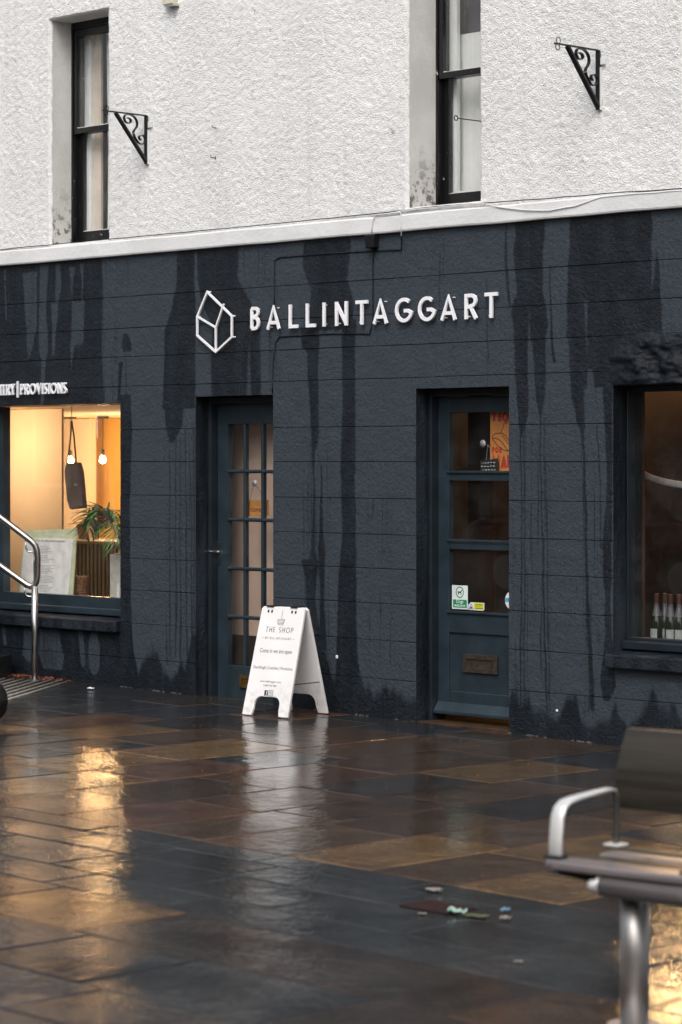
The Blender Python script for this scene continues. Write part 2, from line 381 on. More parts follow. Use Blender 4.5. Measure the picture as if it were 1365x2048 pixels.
M_joinery_dk = simple('dark_joinery', (.012, .018, .025, 1), .4, var=.2, scale=6, bump=.0006, bscale=60)
M_black = simple('black_gloss_paint', (.008, .008, .009, 1), .3, var=.3, scale=20, bump=.0008, bscale=50)
def black_flaked():
    q = NT('black_flaked_paint')
    f = q.mapr(q.noise(26, 4, .7), .67, .70)
    q.set('Base Color', q.mix(f, (.008, .008, .009, 1), (.45, .44, .42, 1))).set('Roughness', q.math('ADD', .3, q.math('MULTIPLY', f, .5)))
    q.set('Normal', q.bump(q.noise(40, 3), .001)); return q.m
M_flake = black_flaked()
M_iron = simple('black_wrought_iron', (.006, .006, .007, 1), .45, var=.3, scale=40, bump=.0006, bscale=120)
M_steel = simple('brushed_stainless', (.50, .49, .47, 1), .27, metal=1, var=.12, scale=30, stretch=(1, 1, .05))
M_steel_d = simple('weathered_steel', (.50, .48, .47, 1), .42, metal=.9, var=.3, scale=14, stretch=(1, 1, .2), bump=.0005)
M_alu = simple('cast_aluminium', (.74, .74, .73, 1), .38, metal=.35, var=.06, scale=10)
M_white = simple('white_sign_acrylic', (.90, .90, .94, 1), .4, var=.02)
M_board = simple('white_board_plastic', (.84, .83, .83, 1), .42, var=.05, scale=5, bump=.0003, bscale=90)
def grubby():
    q = NT('white_board_grubby'); sep = q.n('SeparateXYZ'); q.l(q.pos(), sep.inputs[0])
    low = q.mapr(sep.outputs[2], .03, .30, 1., .0); g = q.math('MULTIPLY', q.mapr(q.noise(22, 5, .75), .42, .66), low)
    c = q.mix(q.mapr(q.noise(4, 3), .3, .7), (.80, .79, .79, 1), (.87, .86, .86, 1)); c = q.mix(q.math('MULTIPLY', g, .38), c, (.30, .27, .23, 1))
    drops = q.mapr(q.noise(1., 2, .5, stretch=(90, 90, 60)), .68, .72); c = q.mix(q.math('MULTIPLY', drops, .18), c, (.45, .45, .45, 1))
    q.set('Base Color', c).set('Roughness', .38); q.set('Normal', q.bump(drops, .0008)); return q.m
M_abrd = grubby()
M_ink = simple('grey_print', (.07, .07, .075, 1), .6, var=.05)
M_inkb = simple('black_print', (.012, .012, .012, 1), .5, var=.05)
M_inkl = simple('light_grey_print', (.36, .36, .37, 1), .6, var=.05)
M_brass = simple('aged_brass', (.20, .115, .035, 1), .42, metal=.75, var=.3, scale=30)
M_bronze = simple('dull_bronze', (.085, .068, .052, 1), .42, metal=.6, var=.3, scale=30)
M_chrome = simple('chrome', (.7, .7, .7, 1), .15, metal=1, var=.05)
def glass(name, k=1.6, tint=(1, 1, 1, 1), rough=.012, dirt_haze=.02):
    q = NT(name); t = q.t
    fr = q.n('Fresnel'); fr.inputs['IOR'].default_value = 1.5
    geo = q.n('NewGeometry'); ff = q.math('SUBTRACT', 1., geo.outputs['Backfacing'])
    fac = q.math('MULTIPLY', q.math('MULTIPLY', fr.outputs[0], k), ff, clamp=True)
    tr = q.n('BsdfTransparent'); tr.inputs[0].default_value = tint
    gl = q.n('BsdfGlossy'); gl.inputs['Roughness'].default_value = rough
    nb = q.bump(q.noise(1.2, 1), .0006); q.l(nb, gl.inputs['Normal'])
    df = q.n('BsdfDiffuse'); df.inputs[0].default_value = (.6, .62, .6, 1)
    m0 = q.n('MixShader'); q.l(q.math('MULTIPLY', q.mapr(q.noise(3, 5, .7), .3, .8), dirt_haze), m0.inputs[0]); q.l(tr.outputs[0], m0.inputs[1]); q.l(df.outputs[0], m0.inputs[2])  # pale film: dirt plus a painted haze of sky reflection
    mx = q.n('MixShader'); q.l(fac, mx.inputs[0]); q.l(m0.outputs[0], mx.inputs[1]); q.l(gl.outputs[0], mx.inputs[2])
    t.links.new(mx.outputs[0], t.nodes['Material Output'].inputs[0]); return q.m
M_glass = glass('window_glass', dirt_haze=.02)
M_glass_up = glass('old_window_glass', 1.8, dirt_haze=.08)

def wet_stone(name, lo, hi, rough=.5):
    q = NT(name)
    n = q.noise(5, 5, .65); n2 = q.noise(55, 3, .6)
    c = q.mix(q.mapr(n, .3, .72), lo, hi)
    c = q.mix(q.math('MULTIPLY', q.mapr(q.noise(28, 5, .75), .52, .66), .5), c, tuple(v*.4 for v in lo[:3])+(1,))
    c = q.mix(q.math('MULTIPLY', q.mapr(n2, .58, .72), .45), c, tuple(min(1, v*2.4+.01) for v in hi[:3])+(1,))
    grit = q.mapr(q.noise(160, 2, .6), .66, .72); c = q.mix(q.math('MULTIPLY', grit, .5), c, (.16, .14, .115, 1))
    bl = q.mapr(q.noise(3.3, 5, .7), .50, .62); c = q.mix(q.math('MULTIPLY', bl, .45), c, tuple(v*.35 for v in lo[:3])+(1,))
    ge = q.n('ObjectInfo').outputs['Random']
    hsv = q.n('HueSaturation'); q.l(c, hsv.inputs['Color']); q.l(q.math('ADD', .72, q.math('MULTIPLY', ge, .55)), hsv.inputs['Value']); 
    q.set('Base Color', hsv.outputs[0]).set('Roughness', .6).set('Specular IOR Level', .15)
    pud = q.noise(1.1, 4, .6)
    q.set('Coat Weight', 1.).set('Coat IOR', 1.33)
    q.set('Coat Roughness', q.mapr(pud, .36, .62, .085, .025))
    amp = q.mapr(pud, .36, .62, 1., .35)
    rip = q.math('ADD', q.math('MULTIPLY', q.noise(27, 4, .62), 1.5), q.math('MULTIPLY', q.noise(8, 2, .5), 1.6))
    rip = q.math('MULTIPLY', rip, amp)
    q.set('Normal', q.bump(q.noise(90, 4, .7), .0022))
    nb = q.bump(rip, .0023); q.l(nb, q.b.inputs['Coat Normal'])
    return q.m
SL_CH = wet_stone('wet_charcoal_slab', (.010, .011, .013, 1), (.022, .024, .027, 1))
SL_DK = wet_stone('wet_dark_brown_slab', (.018, .013, .011, 1), (.036, .026, .021, 1))
SL_BR = wet_stone('wet_brown_slab', (.038, .022, .013, 1), (.070, .042, .025, 1))
SL_TN = wet_stone('wet_tan_slab', (.090, .052, .022, 1), (.150, .088, .038, 1))
SL_RD = wet_stone('wet_reddish_slab', (.055, .027, .016, 1), (.095, .048, .028, 1))
SL_BG = wet_stone('wet_blue_grey_sett', (.017, .019, .020, 1), (.036, .039, .041, 1))
M_mortar = wet_stone('wet_mortar', (.016, .014, .012, 1), (.04, .036, .03, 1))
M_road = wet_stone('wet_asphalt', (.02, .02, .021, 1), (.045, .045, .046, 1))

# ------------------------------------------------------------------ ground, road, pavement
def sheet(xs, ys, dz, mat, name):
    bm = BM(); V = [[bm.verts.new((x, y, gz(x)+dz)) for y in ys] for x in xs]
    for i in range(len(xs)-1):
        for j in range(len(ys)-1): bm.faces.new((V[i][j], V[i+1][j], V[i+1][j+1], V[i][j+1]))
    return tag(obj(name, bm, mat), kind='structure')
sheet([-300, -60, -20, -8, 9, 30, 300], [-300, -60, -12, 60, 300], -.06, M_mortar, 'ground')
sheet([-60, -20, -8, 9, 30], [-16.5, -9.4], -.050, M_road, 'road')

pav = thing('pavement', kind='structure')
sheet_o = sheet([-20, -8, 9, 20], [-9.4, .02], -.007, M_mortar, 'bedding'); sheet_o.parent = pav; del sheet_o['kind']
def slab(x0, x1, y0, y1, mat, tilt=1., gap=.0045):
    bm = BM(); hx, hy = (x1-x0)/2-gap, (y1-y0)/2-gap; cx, cy = (x0+x1)/2, (y0+y1)/2
    R = Euler((random.gauss(0, .0016)*tilt, math.atan(.015)+random.gauss(0, .0016)*tilt, 0)).to_matrix().to_4x4()
    box(bm, -hx, hx, -hy, hy, -.045, 0)
    e = [ed for ed in bm.edges if all(v.co.z > -.01 for v in ed.verts)]
    bmesh.ops.bevel(bm, geom=e, offset=.007, segments=1, affect='EDGES')
    for v in bm.verts: v.co = R @ v.co
    o = obj('paving_slab', bm, mat, pav)
    o.location = (cx, cy, gz(cx)+random.uniform(-.0015, .0015)); return o
xb = [-.05, .55, 1.10, 1.74, 2.28, 2.75, 3.29, 3.80, 4.30]
while xb[0] > -6.5: xb.insert(0, xb[0]-random.uniform(.5, .56))
while xb[-1] < 9: xb.append(xb[-1]+random.uniform(.5, .56))
KN = {-.05: [-.55, -1.52, -2.42, -3.2], .55: [-.42, -1.66, -2.3, -3.05], 1.10: [-.94, -1.95, -2.82, -3.6], 1.74: [-.3, -.92, -1.79, -2.67, -3.43],
      2.28: [-.8, -1.62, -2.53, -3.35], 2.75: [-.4, -1.2, -1.9, -2.70, -3.47], 3.29: [-.7, -1.5, -2.36, -3.34], 3.80: [-.3, -1.1, -1.95, -2.7, -3.49]}
YB = -4.22
TAN = [(-.8, -1.9), (.25, -1.9), (2.0, -1.3), (3.5, -3.7), (4.05, -3.0), (4.6, -3.9), (.3, -2.9), (.8, -3.5), (5.1, -3.2), (3.0, -1.0), (-2.4, -2.2), (-1.4, -2.1), (4.6, -2.0)]
BRN = [(1.4, -1.4), (2.5, -2.9), (2.0, -3.0), (3.0, -3.9), (2.5, -2.2), (.3, -1.0), (1.4, -3.3), (3.0, -3.0), (3.5, -2.9), (3.5, -1.9), (.8, -1.3), (-.3, -1.8), (2.5, -3.8), (4.1, -3.9), (-1.2, -3.0), (-.3, -3.0), (1.4, -.5)]
RED = [(1.4, -2.3), (2.0, -3.9), (.8, -2.6), (1.4, -3.9)]
for i in range(len(xb)-1):
    x0, x1 = xb[i], xb[i+1]
    js = None
    for k in KN:
        if abs(k-x0) < .01: js = KN[k]
    if js is None:
        js = []; y = -random.uniform(.25, .85)
        while y > YB+.3: js.append(y); y -= random.uniform(.7, .95)
    ys = [-.012]+list(js)+[YB]
    for a, b in zip(ys, ys[1:]):
        cx, cy = (x0+x1)/2, (a+b)/2
        def hit(L): return any(x0 <= p[0] < x1 and b <= p[1] < a for p in L)
        m = SL_TN if hit(TAN) else SL_BR if hit(BRN) else SL_RD if hit(RED) else None
        if m is None:
            r = random.random(); dark = cy > -1.6
            m = SL_CH if r < (.55 if dark else .42) else SL_DK if r < (.95 if dark else .78) else SL_BR if r < .93 else SL_RD
        slab(x0, x1, b, a, m)
rows = [-4.22, -4.44, -4.72, -5.12, -5.42]
for a, b in zip(rows, rows[1:]):
    x = -1.2+random.uniform(-.3, .3)
    while x < 8.5:
        L = random.uniform(.45, .95); m = SL_BG
        if x+L < 2.35: m = random.choice([SL_BR, SL_DK, SL_TN])
        slab(x, x+L, b, a, m, 1.5); x += L
y = -5.42
while y > -7.6:
    wdt = random.choice([.3, .42, .55]); x = .8+random.uniform(-.3, .3)
    while x < 9:
        L = random.uniform(.6, 1.0)
        m = random.choice([SL_DK, SL_DK, SL_DK, SL_CH, SL_BG, SL_CH, SL_BR]) if not (y > -5.5 and 2.6 < x+L/2 < 4.1) else SL_TN
        if x+L/2 < 3.3: m = random.choice([SL_TN, SL_BR, SL_BR, SL_DK])  # warmer slabs put the lit window's reflected tint into the paving colour
        slab(x, x+L, y-wdt, y, m, 1.5); x += L
    y -= wdt
bm = BM(); box(bm, -20, 20, -9.55, -9.41, -.2, .0)
for v in bm.verts: v.co.z += gz(v.co.x)
tag(obj('kerb', bm, SL_BG), kind='structure')

# ------------------------------------------------------------------ the building
bld = thing('shop_building', 'two storey corner shop, white rough harled above, streaked dark navy painted blockwork below', 'building', (0, 0, 0))
ZT = 3.087                                      # underside of the white band
OP = dict(win_l=(PX(-62), PX(242), .50, 2.045), door1=(PX(392), PX(547.5), -.4, 2.076), door2=(0., PX(1019), -.4, 2.09), win_r=(PX(1227), 3.25, .505, 2.078))
def subtract(rects, o):
    out = []
    for (a, b, c, d) in rects:
        x0, x1, z0, z1 = o
        if b <= x0 or a >= x1 or d <= z0 or c >= z1: out.append((a, b, c, d)); continue
        if a < x0: out.append((a, x0, c, d))
        if b > x1: out.append((x1, b, c, d))
        m0, m1 = max(a, x0), min(b, x1)
        if d > z1: out.append((m0, m1, z1, d))
        if c < z0: out.append((m0, m1, c, z0))
    return out
XL, XR = -10.2, 4.8
rec = [(XL, XR, -.5, ZT+.02)]
for o in OP.values(): rec = subtract(rec, (o[0]-.003, o[1]+.003, o[2]-.003, o[3]+.003))
bm = BM()
for r in rec: box(bm, r[0], r[1], .0015, .27, r[2], r[3])
bmesh.ops.remove_doubles(bm, verts=bm.verts, dist=1e-5)
obj('lower_wall', bm, M_reveal, bld)
zc = [-.35, .25, .496, .731, .953, 1.17, 1.399, 1.633, 1.859, 2.164, 2.372, 2.574, 2.797, ZT]
for a, b in zip(zc, zc[1:]):
    x = XL+random.uniform(-.3, 0); 
    while x < XR:
        L = random.uniform(.48, .92); r0 = [(max(x, XL), min(x+L, XR), a, b)]; x += L
        for o in OP.values(): r0 = subtract(r0, o)
        for (p, q_, c, d) in r0:
            if q_-p < .02 or d-c < .02: continue
            g = .0004; gh = .0020
            bm = bx(p+g, q_-g, -.0042-random.uniform(0, .0020), .004, c+gh, d-gh)
            o = obj('block', bm, block_mat((p+q_)/2), bld)
            cx_, cz_ = (p+q_)/2, (c+d)/2; ra = random.gauss(0, .0011)
            for v in o.data.vertices: v.co.z += (v.co.x-cx_)*ra*(1 if q_-p < .95 else .5)+random.uniform(-.0009, .0009)
            bv = o.modifiers.new('b', 'BEVEL'); bv.width = .0018; bv.segments = 1
# mortar bead / flaked paint at the foot of the wall
bm = BM()
def bead(xa, xb_):
    n = int((xb_-xa)/.02)
    for i in range(n):
        if noise.noise(Vector((xa*3+i*.11, 0, 0))) < .02 or random.random() < .3: continue
        x = xa+i*.02; s_ = random.uniform(.001, .0045)
        box(bm, x, x+.02, -.010-s_, -.003, gz(x)-.004, gz(x)+s_)
bead(PX(242), PX(392)); bead(PX(548), 0); bead(PX(1020), 4.5)
tag(obj('flaked_bead', bm, simple('pale_flaked_mortar', (.10, .095, .085, 1), .8, var=.8, scale=60), bld), kind='stuff')
# the bumpy rough lintel over the right window
bm = BM(); nx, nz_ = 150, 46
xa, xb2, za, zb = PX(1205), 3.4, 2.083, 2.40
V = []
for i in range(nx):
    col = []
    for j in range(nz_):
        u, v = i/(nx-1), j/(nz_-1); x = xa+(xb2-xa)*u; z = za+(zb-za)*v
        e = max(0, min(1, (u-.03+.04*noise.noise(Vector((z*9, 0, 0))))/.16))*max(0, min(1, (1-v-.1+.25*noise.noise(Vector((x*4, 2, 0))))/.45))*min(1, v/.05+.75)
        p = Vector((x*7, 0, z*10)); k = noise.fractal(p, 1., 2., 5)
        rdg = 1-abs(noise.noise(Vector((x*11+3, 1, z*17))))
        col.append(bm.verts.new((x, -.002-max(0, (.032+.036*k+.020*(rdg-.6)))*max(0, e)**.7, z)))
    V.append(col)
for i in range(nx-1):
    for j in range(nz_-1): bm.faces.new((V[i][j], V[i+1][j], V[i+1][j+1], V[i][j+1]))
o = obj('rough_lintel', bm, block_mat(2.1), bld, smooth=True)

# white band (string course)
bm = BM(); n = 120; V = []
for i in range(n+1):
    x = XL+(XR-XL)*i/n; w = .004*noise.noise(Vector((x*2, 0, 0)))
    V.append([bm.verts.new((x, y, z)) for y, z in ((.02, ZT+w), (-.034, ZT+.002+w), (-.038, ZT+.012+w), (-.036, 3.185+w), (-.028, 3.196+w), (.02, 3.202))])
for i in range(n):
    for j in range(5): bm.faces.new((V[i][j], V[i][j+1], V[i+1][j+1], V[i+1][j]))
for e in (V[0], V[-1]): bm.faces.new(e)
obj('string_course', bm, M_band, bld)

# upper wall: smooth backing with the reveals, thick harling in front of it
UO = [(PX(104), PX(220.5), 3.214, 4.846), (PX(818), PX(963.5), 3.236, 5.55)]
RD = [.18, .245]
rec = [(XL, XR, 3.19, 6.3)]
for o in UO: rec = subtract(rec, o)
bm = BM()
for r in rec: box(bm, r[0], r[1], .0, .42, r[2], r[3])
obj('upper_wall_core', bm, M_plaster, bld)
def lines(segs):
    out = []
    for a, b, st in segs:
        n = max(1, round((b-a)/st)); out += [a+(b-a)*i/n for i in range(n)]
    out.append(segs[-1][1]); return np.array(out)
f_ = .0105
xs = lines([(XL, -5.0, .06), (-5.0, UO[0][0], f_), (UO[0][0], UO[0][1], f_), (UO[0][1], UO[1][0], f_), (UO[1][0], UO[1][1], f_), (UO[1][1], 2.5, f_), (2.5, XR, .06)])
zs = lines([(3.197, UO[0][2], f_), (UO[0][2], UO[1][2], f_), (UO[1][2], UO[0][3], f_), (UO[0][3], 5.2, f_), (5.2, UO[1][3], .05), (UO[1][3], 6.3, .06)])
def vnoise(X, Z, wl, seed):
    rs = np.random.RandomState(seed); T = rs.rand(512, 512)
    u, v = X/wl+1000, Z/wl+1000; iu, iv = np.floor(u).astype(int), np.floor(v).astype(int); fu, fv = u-iu, v-iv
    fu = fu*fu*(3-2*fu); fv = fv*fv*(3-2*fv); g = lambda a, b: T[a % 512, b % 512]
    return (g(iu, iv)*(1-fu)+g(iu+1, iv)*fu)*(1-fv)+(g(iu, iv+1)*(1-fu)+g(iu+1, iv+1)*fu)*fv
XX, ZZ = np.meshgrid(xs, zs, indexing='ij')
H = .0050*vnoise(XX, ZZ, .0165, 1)+.0035*vnoise(XX+.3*ZZ, ZZ-.2*XX, .027, 2)+.0045*vnoise(XX, ZZ, .012, 3)+.008*vnoise(XX, ZZ, .35, 4)
YY = -.008-H
inside = np.zeros((len(xs)-1, len(zs)-1), bool)
xm, zm = (xs[1:]+xs[:-1])/2, (zs[1:]+zs[:-1])/2
for o in UO:
    inside |= ((xm > o[0]) & (xm < o[1]))[:, None] & ((zm > o[2]) & (zm < o[3]))[None, :]
    eps = 1e-4
    ex = (np.abs(XX-o[0]) < eps) | (np.abs(XX-o[1]) < eps); ez = (np.abs(ZZ-o[2]) < eps) | (np.abs(ZZ-o[3]) < eps)
    inx = (XX > o[0]-eps) & (XX < o[1]+eps); inz = (ZZ > o[2]-eps) & (ZZ < o[3]+eps)
    edge = (ex & inz) | (ez & inx)
    jit = .007*(vnoise(XX, ZZ, .03, 9)-.15)
    XX = np.where(ex & inz & (np.abs(XX-o[0]) < .01), XX+jit, XX); XX = np.where(ex & inz & (np.abs(XX-o[1]) < .01), XX-jit, XX)
    YY = np.where(edge, .004, YY)
idx = np.arange(XX.size).reshape(XX.shape)
F = []
keep = np.argwhere(~inside)
F = np.stack([idx[keep[:, 0], keep[:, 1]], idx[keep[:, 0]+1, keep[:, 1]], idx[keep[:, 0]+1, keep[:, 1]+1], idx[keep[:, 0], keep[:, 1]+1]], 1)
me = bpy.data.meshes.new('harled_wall'); vv = np.stack([XX.ravel(), YY.ravel(), ZZ.ravel()], 1)
me.vertices.add(len(vv)); me.vertices.foreach_set('co', vv.ravel())
me.loops.add(F.size); me.loops.foreach_set('vertex_index', F.ravel().astype(np.int32))
me.polygons.add(len(F)); me.polygons.foreach_set('loop_start', np.arange(0, F.size, 4, dtype=np.int32))
me.polygons.foreach_set('use_smooth', np.ones(len(F), bool))
me.update(calc_edges=True); me.validate(); me.materials.append(M_harl)
o = bpy.data.objects.new('harled_wall', me); link(o, bld)
# eaves and roof, above the picture
bm = BM(); box(bm, XL-.1, XR+.1, -.35, .5, 6.3, 6.42); obj('eaves', bm, M_band, bld)
bm = BM(); 
a = [bm.verts.new(p) for p in ((XL-.1, -.38, 6.425), (XR+.1, -.38, 6.425), (XR+.1, 4.5, 9.2), (XL-.1, 4.5, 9.2), (XL-.1, 9.3, 6.425), (XR+.1, 9.3, 6.425))]
bm.faces.new((a[0], a[1], a[2], a[3])); bm.faces.new((a[3], a[2], a[5], a[4])); bm.faces.new((a[0], a[3], a[4])); bm.faces.new((a[1], a[5], a[2])); bm.faces.new((a[0], a[4], a[5], a[1]))
obj('roof', bm, simple('slate', (.04, .042, .048, 1), .5), bld)
# outer side and back walls
bm = BM(); box(bm, XL, XL+.3, .43, 9, -.5, 6.3); box(bm, XR-.3, XR, .43, 9, -.5, 6.3); box(bm, XL+.3, XR-.3, 8.7, 9, -.5, 6.3); obj('outer_wall', bm, M_band, bld)
# rooms behind the glass
M_ochre = simple('ochre_wall_paint', (.74, .47, .13, 1), .7, var=.05, scale=2)
M_cream = simple('cream_wall_paint', (.80, .70, .58, 1), .75, var=.04, scale=2)
M_pink = simple('beige_blind_cloth', (.80, .58, .46, 1), .8, var=.05, scale=3)
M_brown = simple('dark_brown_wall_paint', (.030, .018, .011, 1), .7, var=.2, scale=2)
M_floor = simple('brown_board_floor', (.10, .06, .035, 1), .5, var=.3, scale=4, stretch=(1, .1, 1))
M_ceil = simple('room_ceiling_paint', (.66, .52, .36, 1), .8, var=.03)
obj('shop_floor', bx(XL+.3, 4.5, .28, 8.69, -.05, -.005), M_floor, bld)
obj('ceiling', bx(XL+.3, -.62, .28, 8.69, 2.062, 2.14), M_ceil, bld)
obj('ceiling', bx(-.48, 4.5, .28, 8.69, 2.80, 2.86), simple('amber_ceiling_paint', (.50, .27, .09, 1), .8), bld)
obj('room_back_wall', bx(XL+.3, -.62, 4.9, 5.0, 0, 2.06), M_ochre, bld)
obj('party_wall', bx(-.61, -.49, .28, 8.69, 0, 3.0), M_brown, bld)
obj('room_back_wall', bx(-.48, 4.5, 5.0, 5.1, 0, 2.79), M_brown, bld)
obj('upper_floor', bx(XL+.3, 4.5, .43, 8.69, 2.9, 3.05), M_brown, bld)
obj('upper_back_wall', bx(XL+.3, 4.5, 2.4, 2.5, 3.06, 6.2), M_cream, bld)
# pale partition seen on the left inside the lit window
obj('partition', bx(-7.6, PX(124, 1.25), 1.25, 1.27, 0, 2.055), M_cream, bld)
obj('partition', bx(PX(120, 4.6), PX(180, 4.6), 4.6, 4.68, 0, 2.055), M_cream, bld)  # cream panel standing in for a pale reflection in the window
obj('partition', bx(-2.6, -2.54, .9, 4.89, 0, 2.055), M_ochre, bld)

# ---- sash windows
def sash_window(o, d, kind):
    x0, x1, z0, z1 = o
    w = part_empty('sash_window', bld, 'tall black sash window')
    zm = P(182, 258, d).z if kind == 0 else P(920, 146, d).z
    bm = BM(); fw = .024
    box(bm, x0-.06, x0+fw-.01, d+.001, d+.13, z0, z1); box(bm, x1-fw+.01, x1+.06, d+.001, d+.13, z0, z1)
    box(bm, x0+fw-.01, x1-fw+.01, d+.001, d+.13, z1-.05, z1+.05); box(bm, x0+fw-.01, x1-fw+.01, d-.03, d+.13, z0-.02, z0+.018)
    # cut what would run into the stonework
    obj('frame', bm, M_flake, w, bevel=.002)
    a, b = x0+fw-.008, x1-fw+.008; s0_ = .034
    def sash(y, za, zb, rb, rt, s=s0_):
        bm = BM()
        box(bm, a, a+s, y, y+.04, za, zb); box(bm, b-s, b, y, y+.04, za, zb)
        box(bm, a+s, b-s, y+.001, y+.039, za, za+rb); box(bm, a+s, b-s, y+.001, y+.039, zb-rt, zb)
        obj('sash', bm, M_flake, w, bevel=.002)
        obj('pane', bx(a+s-.003, b-s+.003, y+.018, y+.022, za+rb-.003, zb-rt+.003), M_glass_up, w)
        bm = BM()
        for k in range(int((b-a-2*s)/.006)):       # ragged old putty along the foot of the glass
            h_ = max(.001, .004+.006*noise.noise(Vector((k*.35, z0, za)))+random.uniform(-.0015, .002))
            box(bm, a+s+k*.006, a+s+k*.006+.006, y+.006, y+.0178, za+rb-.001, za+rb+h_)
        obj('putty', bm, M_band, w)
    sash(d+.012, zm-.018, z1-.052, .04, .055)
    sash(d+.060, z0+.020, zm+.02, .085, .038, .040)
    # inside
    yi = d+.115
    M_sh = simple('white_shutter_paint', (.82, .85, .85, 1), .5, var=.06, scale=3)
    M_net = simple('net_curtain', (.80, .82, .79, 1), .8, var=.06, scale=4, stretch=(30, 1, .3))
    M_bg = simple('beige_reveal_paint', (.72, .62, .52, 1), .7, var=.05)
    if kind == 0:
        A, B, C, D_ = PX(120, yi), PX(182, yi), PX(196, yi), PX(206, yi)
        obj('shutter', bx(A, B, yi, yi+.03, z0, z1), M_sh, w)
        obj('shutter', bx(B-.03, B-.012, yi-.012, yi, z0, z1), M_sh, w)
        obj('lining', bx(B, C, yi+.03, yi+.05, z0, z1), M_bg, w)
        bm = BM(); tube(bm, [P(166, 85, yi-.008), P(166, 110, yi-.008)], .006, 8); obj('shutter_latch', bm, M_iron, w)
        cx0 = D_; cx1 = x1+.5
    else:
        A, B = PX(860, yi), PX(914, yi)
        obj('shutter', bx(A, B, yi, yi+.03, z0, z1), M_sh, w)
        obj('blind', bx(PX(912, yi+.08), x1+.3, yi+.08, yi+.083, z0, P(930, 68, yi+.08).z), M_net, w)
        obj('dark_curtain', bx(PX(912, yi+.08), x1+.3, yi+.16, yi+.17, P(930, 80, yi+.08).z, z1), simple('purple_grey_curtain', (.055, .045, .06, 1), .8), w)
        bm = BM(); c0 = P(917, 120, yi+.06); c1 = P(917, 340, yi+.06); e = Vector((.03, 0, 0))
        tube(bm, [c0, c1, c1+e*.5-Vector((0, 0, .015)), c1+e, c0+e], .0016, 6); obj('blind_cord', bm, M_inkl, w)
        cx0 = None
    if cx0:
        bm = BM(); n = 90; V = []
        for i in range(n+1):
            u = i/n; x = cx0+(cx1-cx0)*u; yy = yi+.04+.018*math.sin(u*46)+.008*math.sin(u*113)
            V.append([bm.verts.new((x+.012*math.sin(z*2.1)*(1-u), yy, z)) for z in np.linspace(z0, z1, 8)])
        for i in range(n):
            for j in range(7): bm.faces.new((V[i][j], V[i+1][j], V[i+1][j+1], V[i][j+1]))
        obj('curtain', bm, M_net, w, smooth=True)
sash_window(UO[0], RD[0], 0); sash_window(UO[1], RD[1], 1)

# ---- left shop window (lit)
def shop_window(o, yf, label, left_px, right_visible, frame_m, sillz):
    x0, x1, z0, z1 = o
    w = part_empty('shop_window', bld, label)
    fx = PX(left_px, yf+.045)
    zb, zt = sillz
    bm = BM()
    box(bm, x0+.002, fx, yf, yf+.07, z0+.001, z1-.001); box(bm, x1-.05, x1-.002, yf, yf+.07, z0+.001, z1-.001)
    box(bm, fx, x1-.05, yf+.001, yf+.069, zt, z1-.002)
    box(bm, fx, x1-.05, yf+.001, yf+.069, z0+.05, zb)
    obj('frame', bm, frame_m, w, bevel=.003)
    bm = BM(); box(bm, x0+.003, x1-.003, yf-.045, yf-.001, z0+.03, z0+.078); obj('frame_sill', bm, frame_m, w, bevel=.006)
    obj('pane', bx(fx-.004, x1-.046, yf+.03, yf+.036, zb-.004, zt+.004), M_glass, w)
    bm = BM(); box(bm, x0-.02, x1+.0, -.055, yf, z0-.075, z0+.024)
    for v in bm.verts:
        if v.co.y < 0 and v.co.z > z0: v.co.z -= .02
    obj('stone_sill', bm, M_reveal, w, bevel=.008)
    return w
YW = .12
wl = shop_window(OP['win_l'], YW, 'lit shop window with blue grey frame', 16, False, M_joinery, (P(130, 1190, YW).z, P(130, 812, YW).z))
# right window
wr = shop_window(OP['win_r'], YW, 'dark shop window with blue grey frame', 1266, False, M_joinery_dk, (P(1300, 1277, YW).z, P(1300, 783, YW).z))

# ---- doors
YD = .165; YFm = .108
def door_frame(o, w, fl):
    x0, x1, z0, z1 = o
    bm = BM(); box(bm, x0+.001, x0+fl, YFm, YD+.05, -.05, z1-.002); box(bm, x1-fl, x1-.001, YFm, YD+.05, -.05, z1-.002)
    box(bm, x0+fl, x1-fl, YFm+.001, YD+.049, z1-.045, z1-.003); obj('door_frame', bm, M_joinery_dk, w, bevel=.004)
def letterbox(w, c, wid, hgt, m, parent_label=None):
    x, y, z = c; bm = BM(); y1_ = y; y0_ = y-.014
    a, b, e, f = x-wid/2, x+wid/2, z-hgt/2, z+hgt/2; i = hgt*.27; k = wid*.10
    box(bm, a, b, y0_, y1_, e, e+i); box(bm, a, b, y0_, y1_, f-i, f); box(bm, a, a+k, y0_, y1_, e+i, f-i); box(bm, b-k, b, y0_, y1_, e+i, f-i)
    box(bm, a+k, b-k, y0_+.007, y1_, e+i, f-i)
    return obj('letterbox', bm, m, w, bevel=.0015)
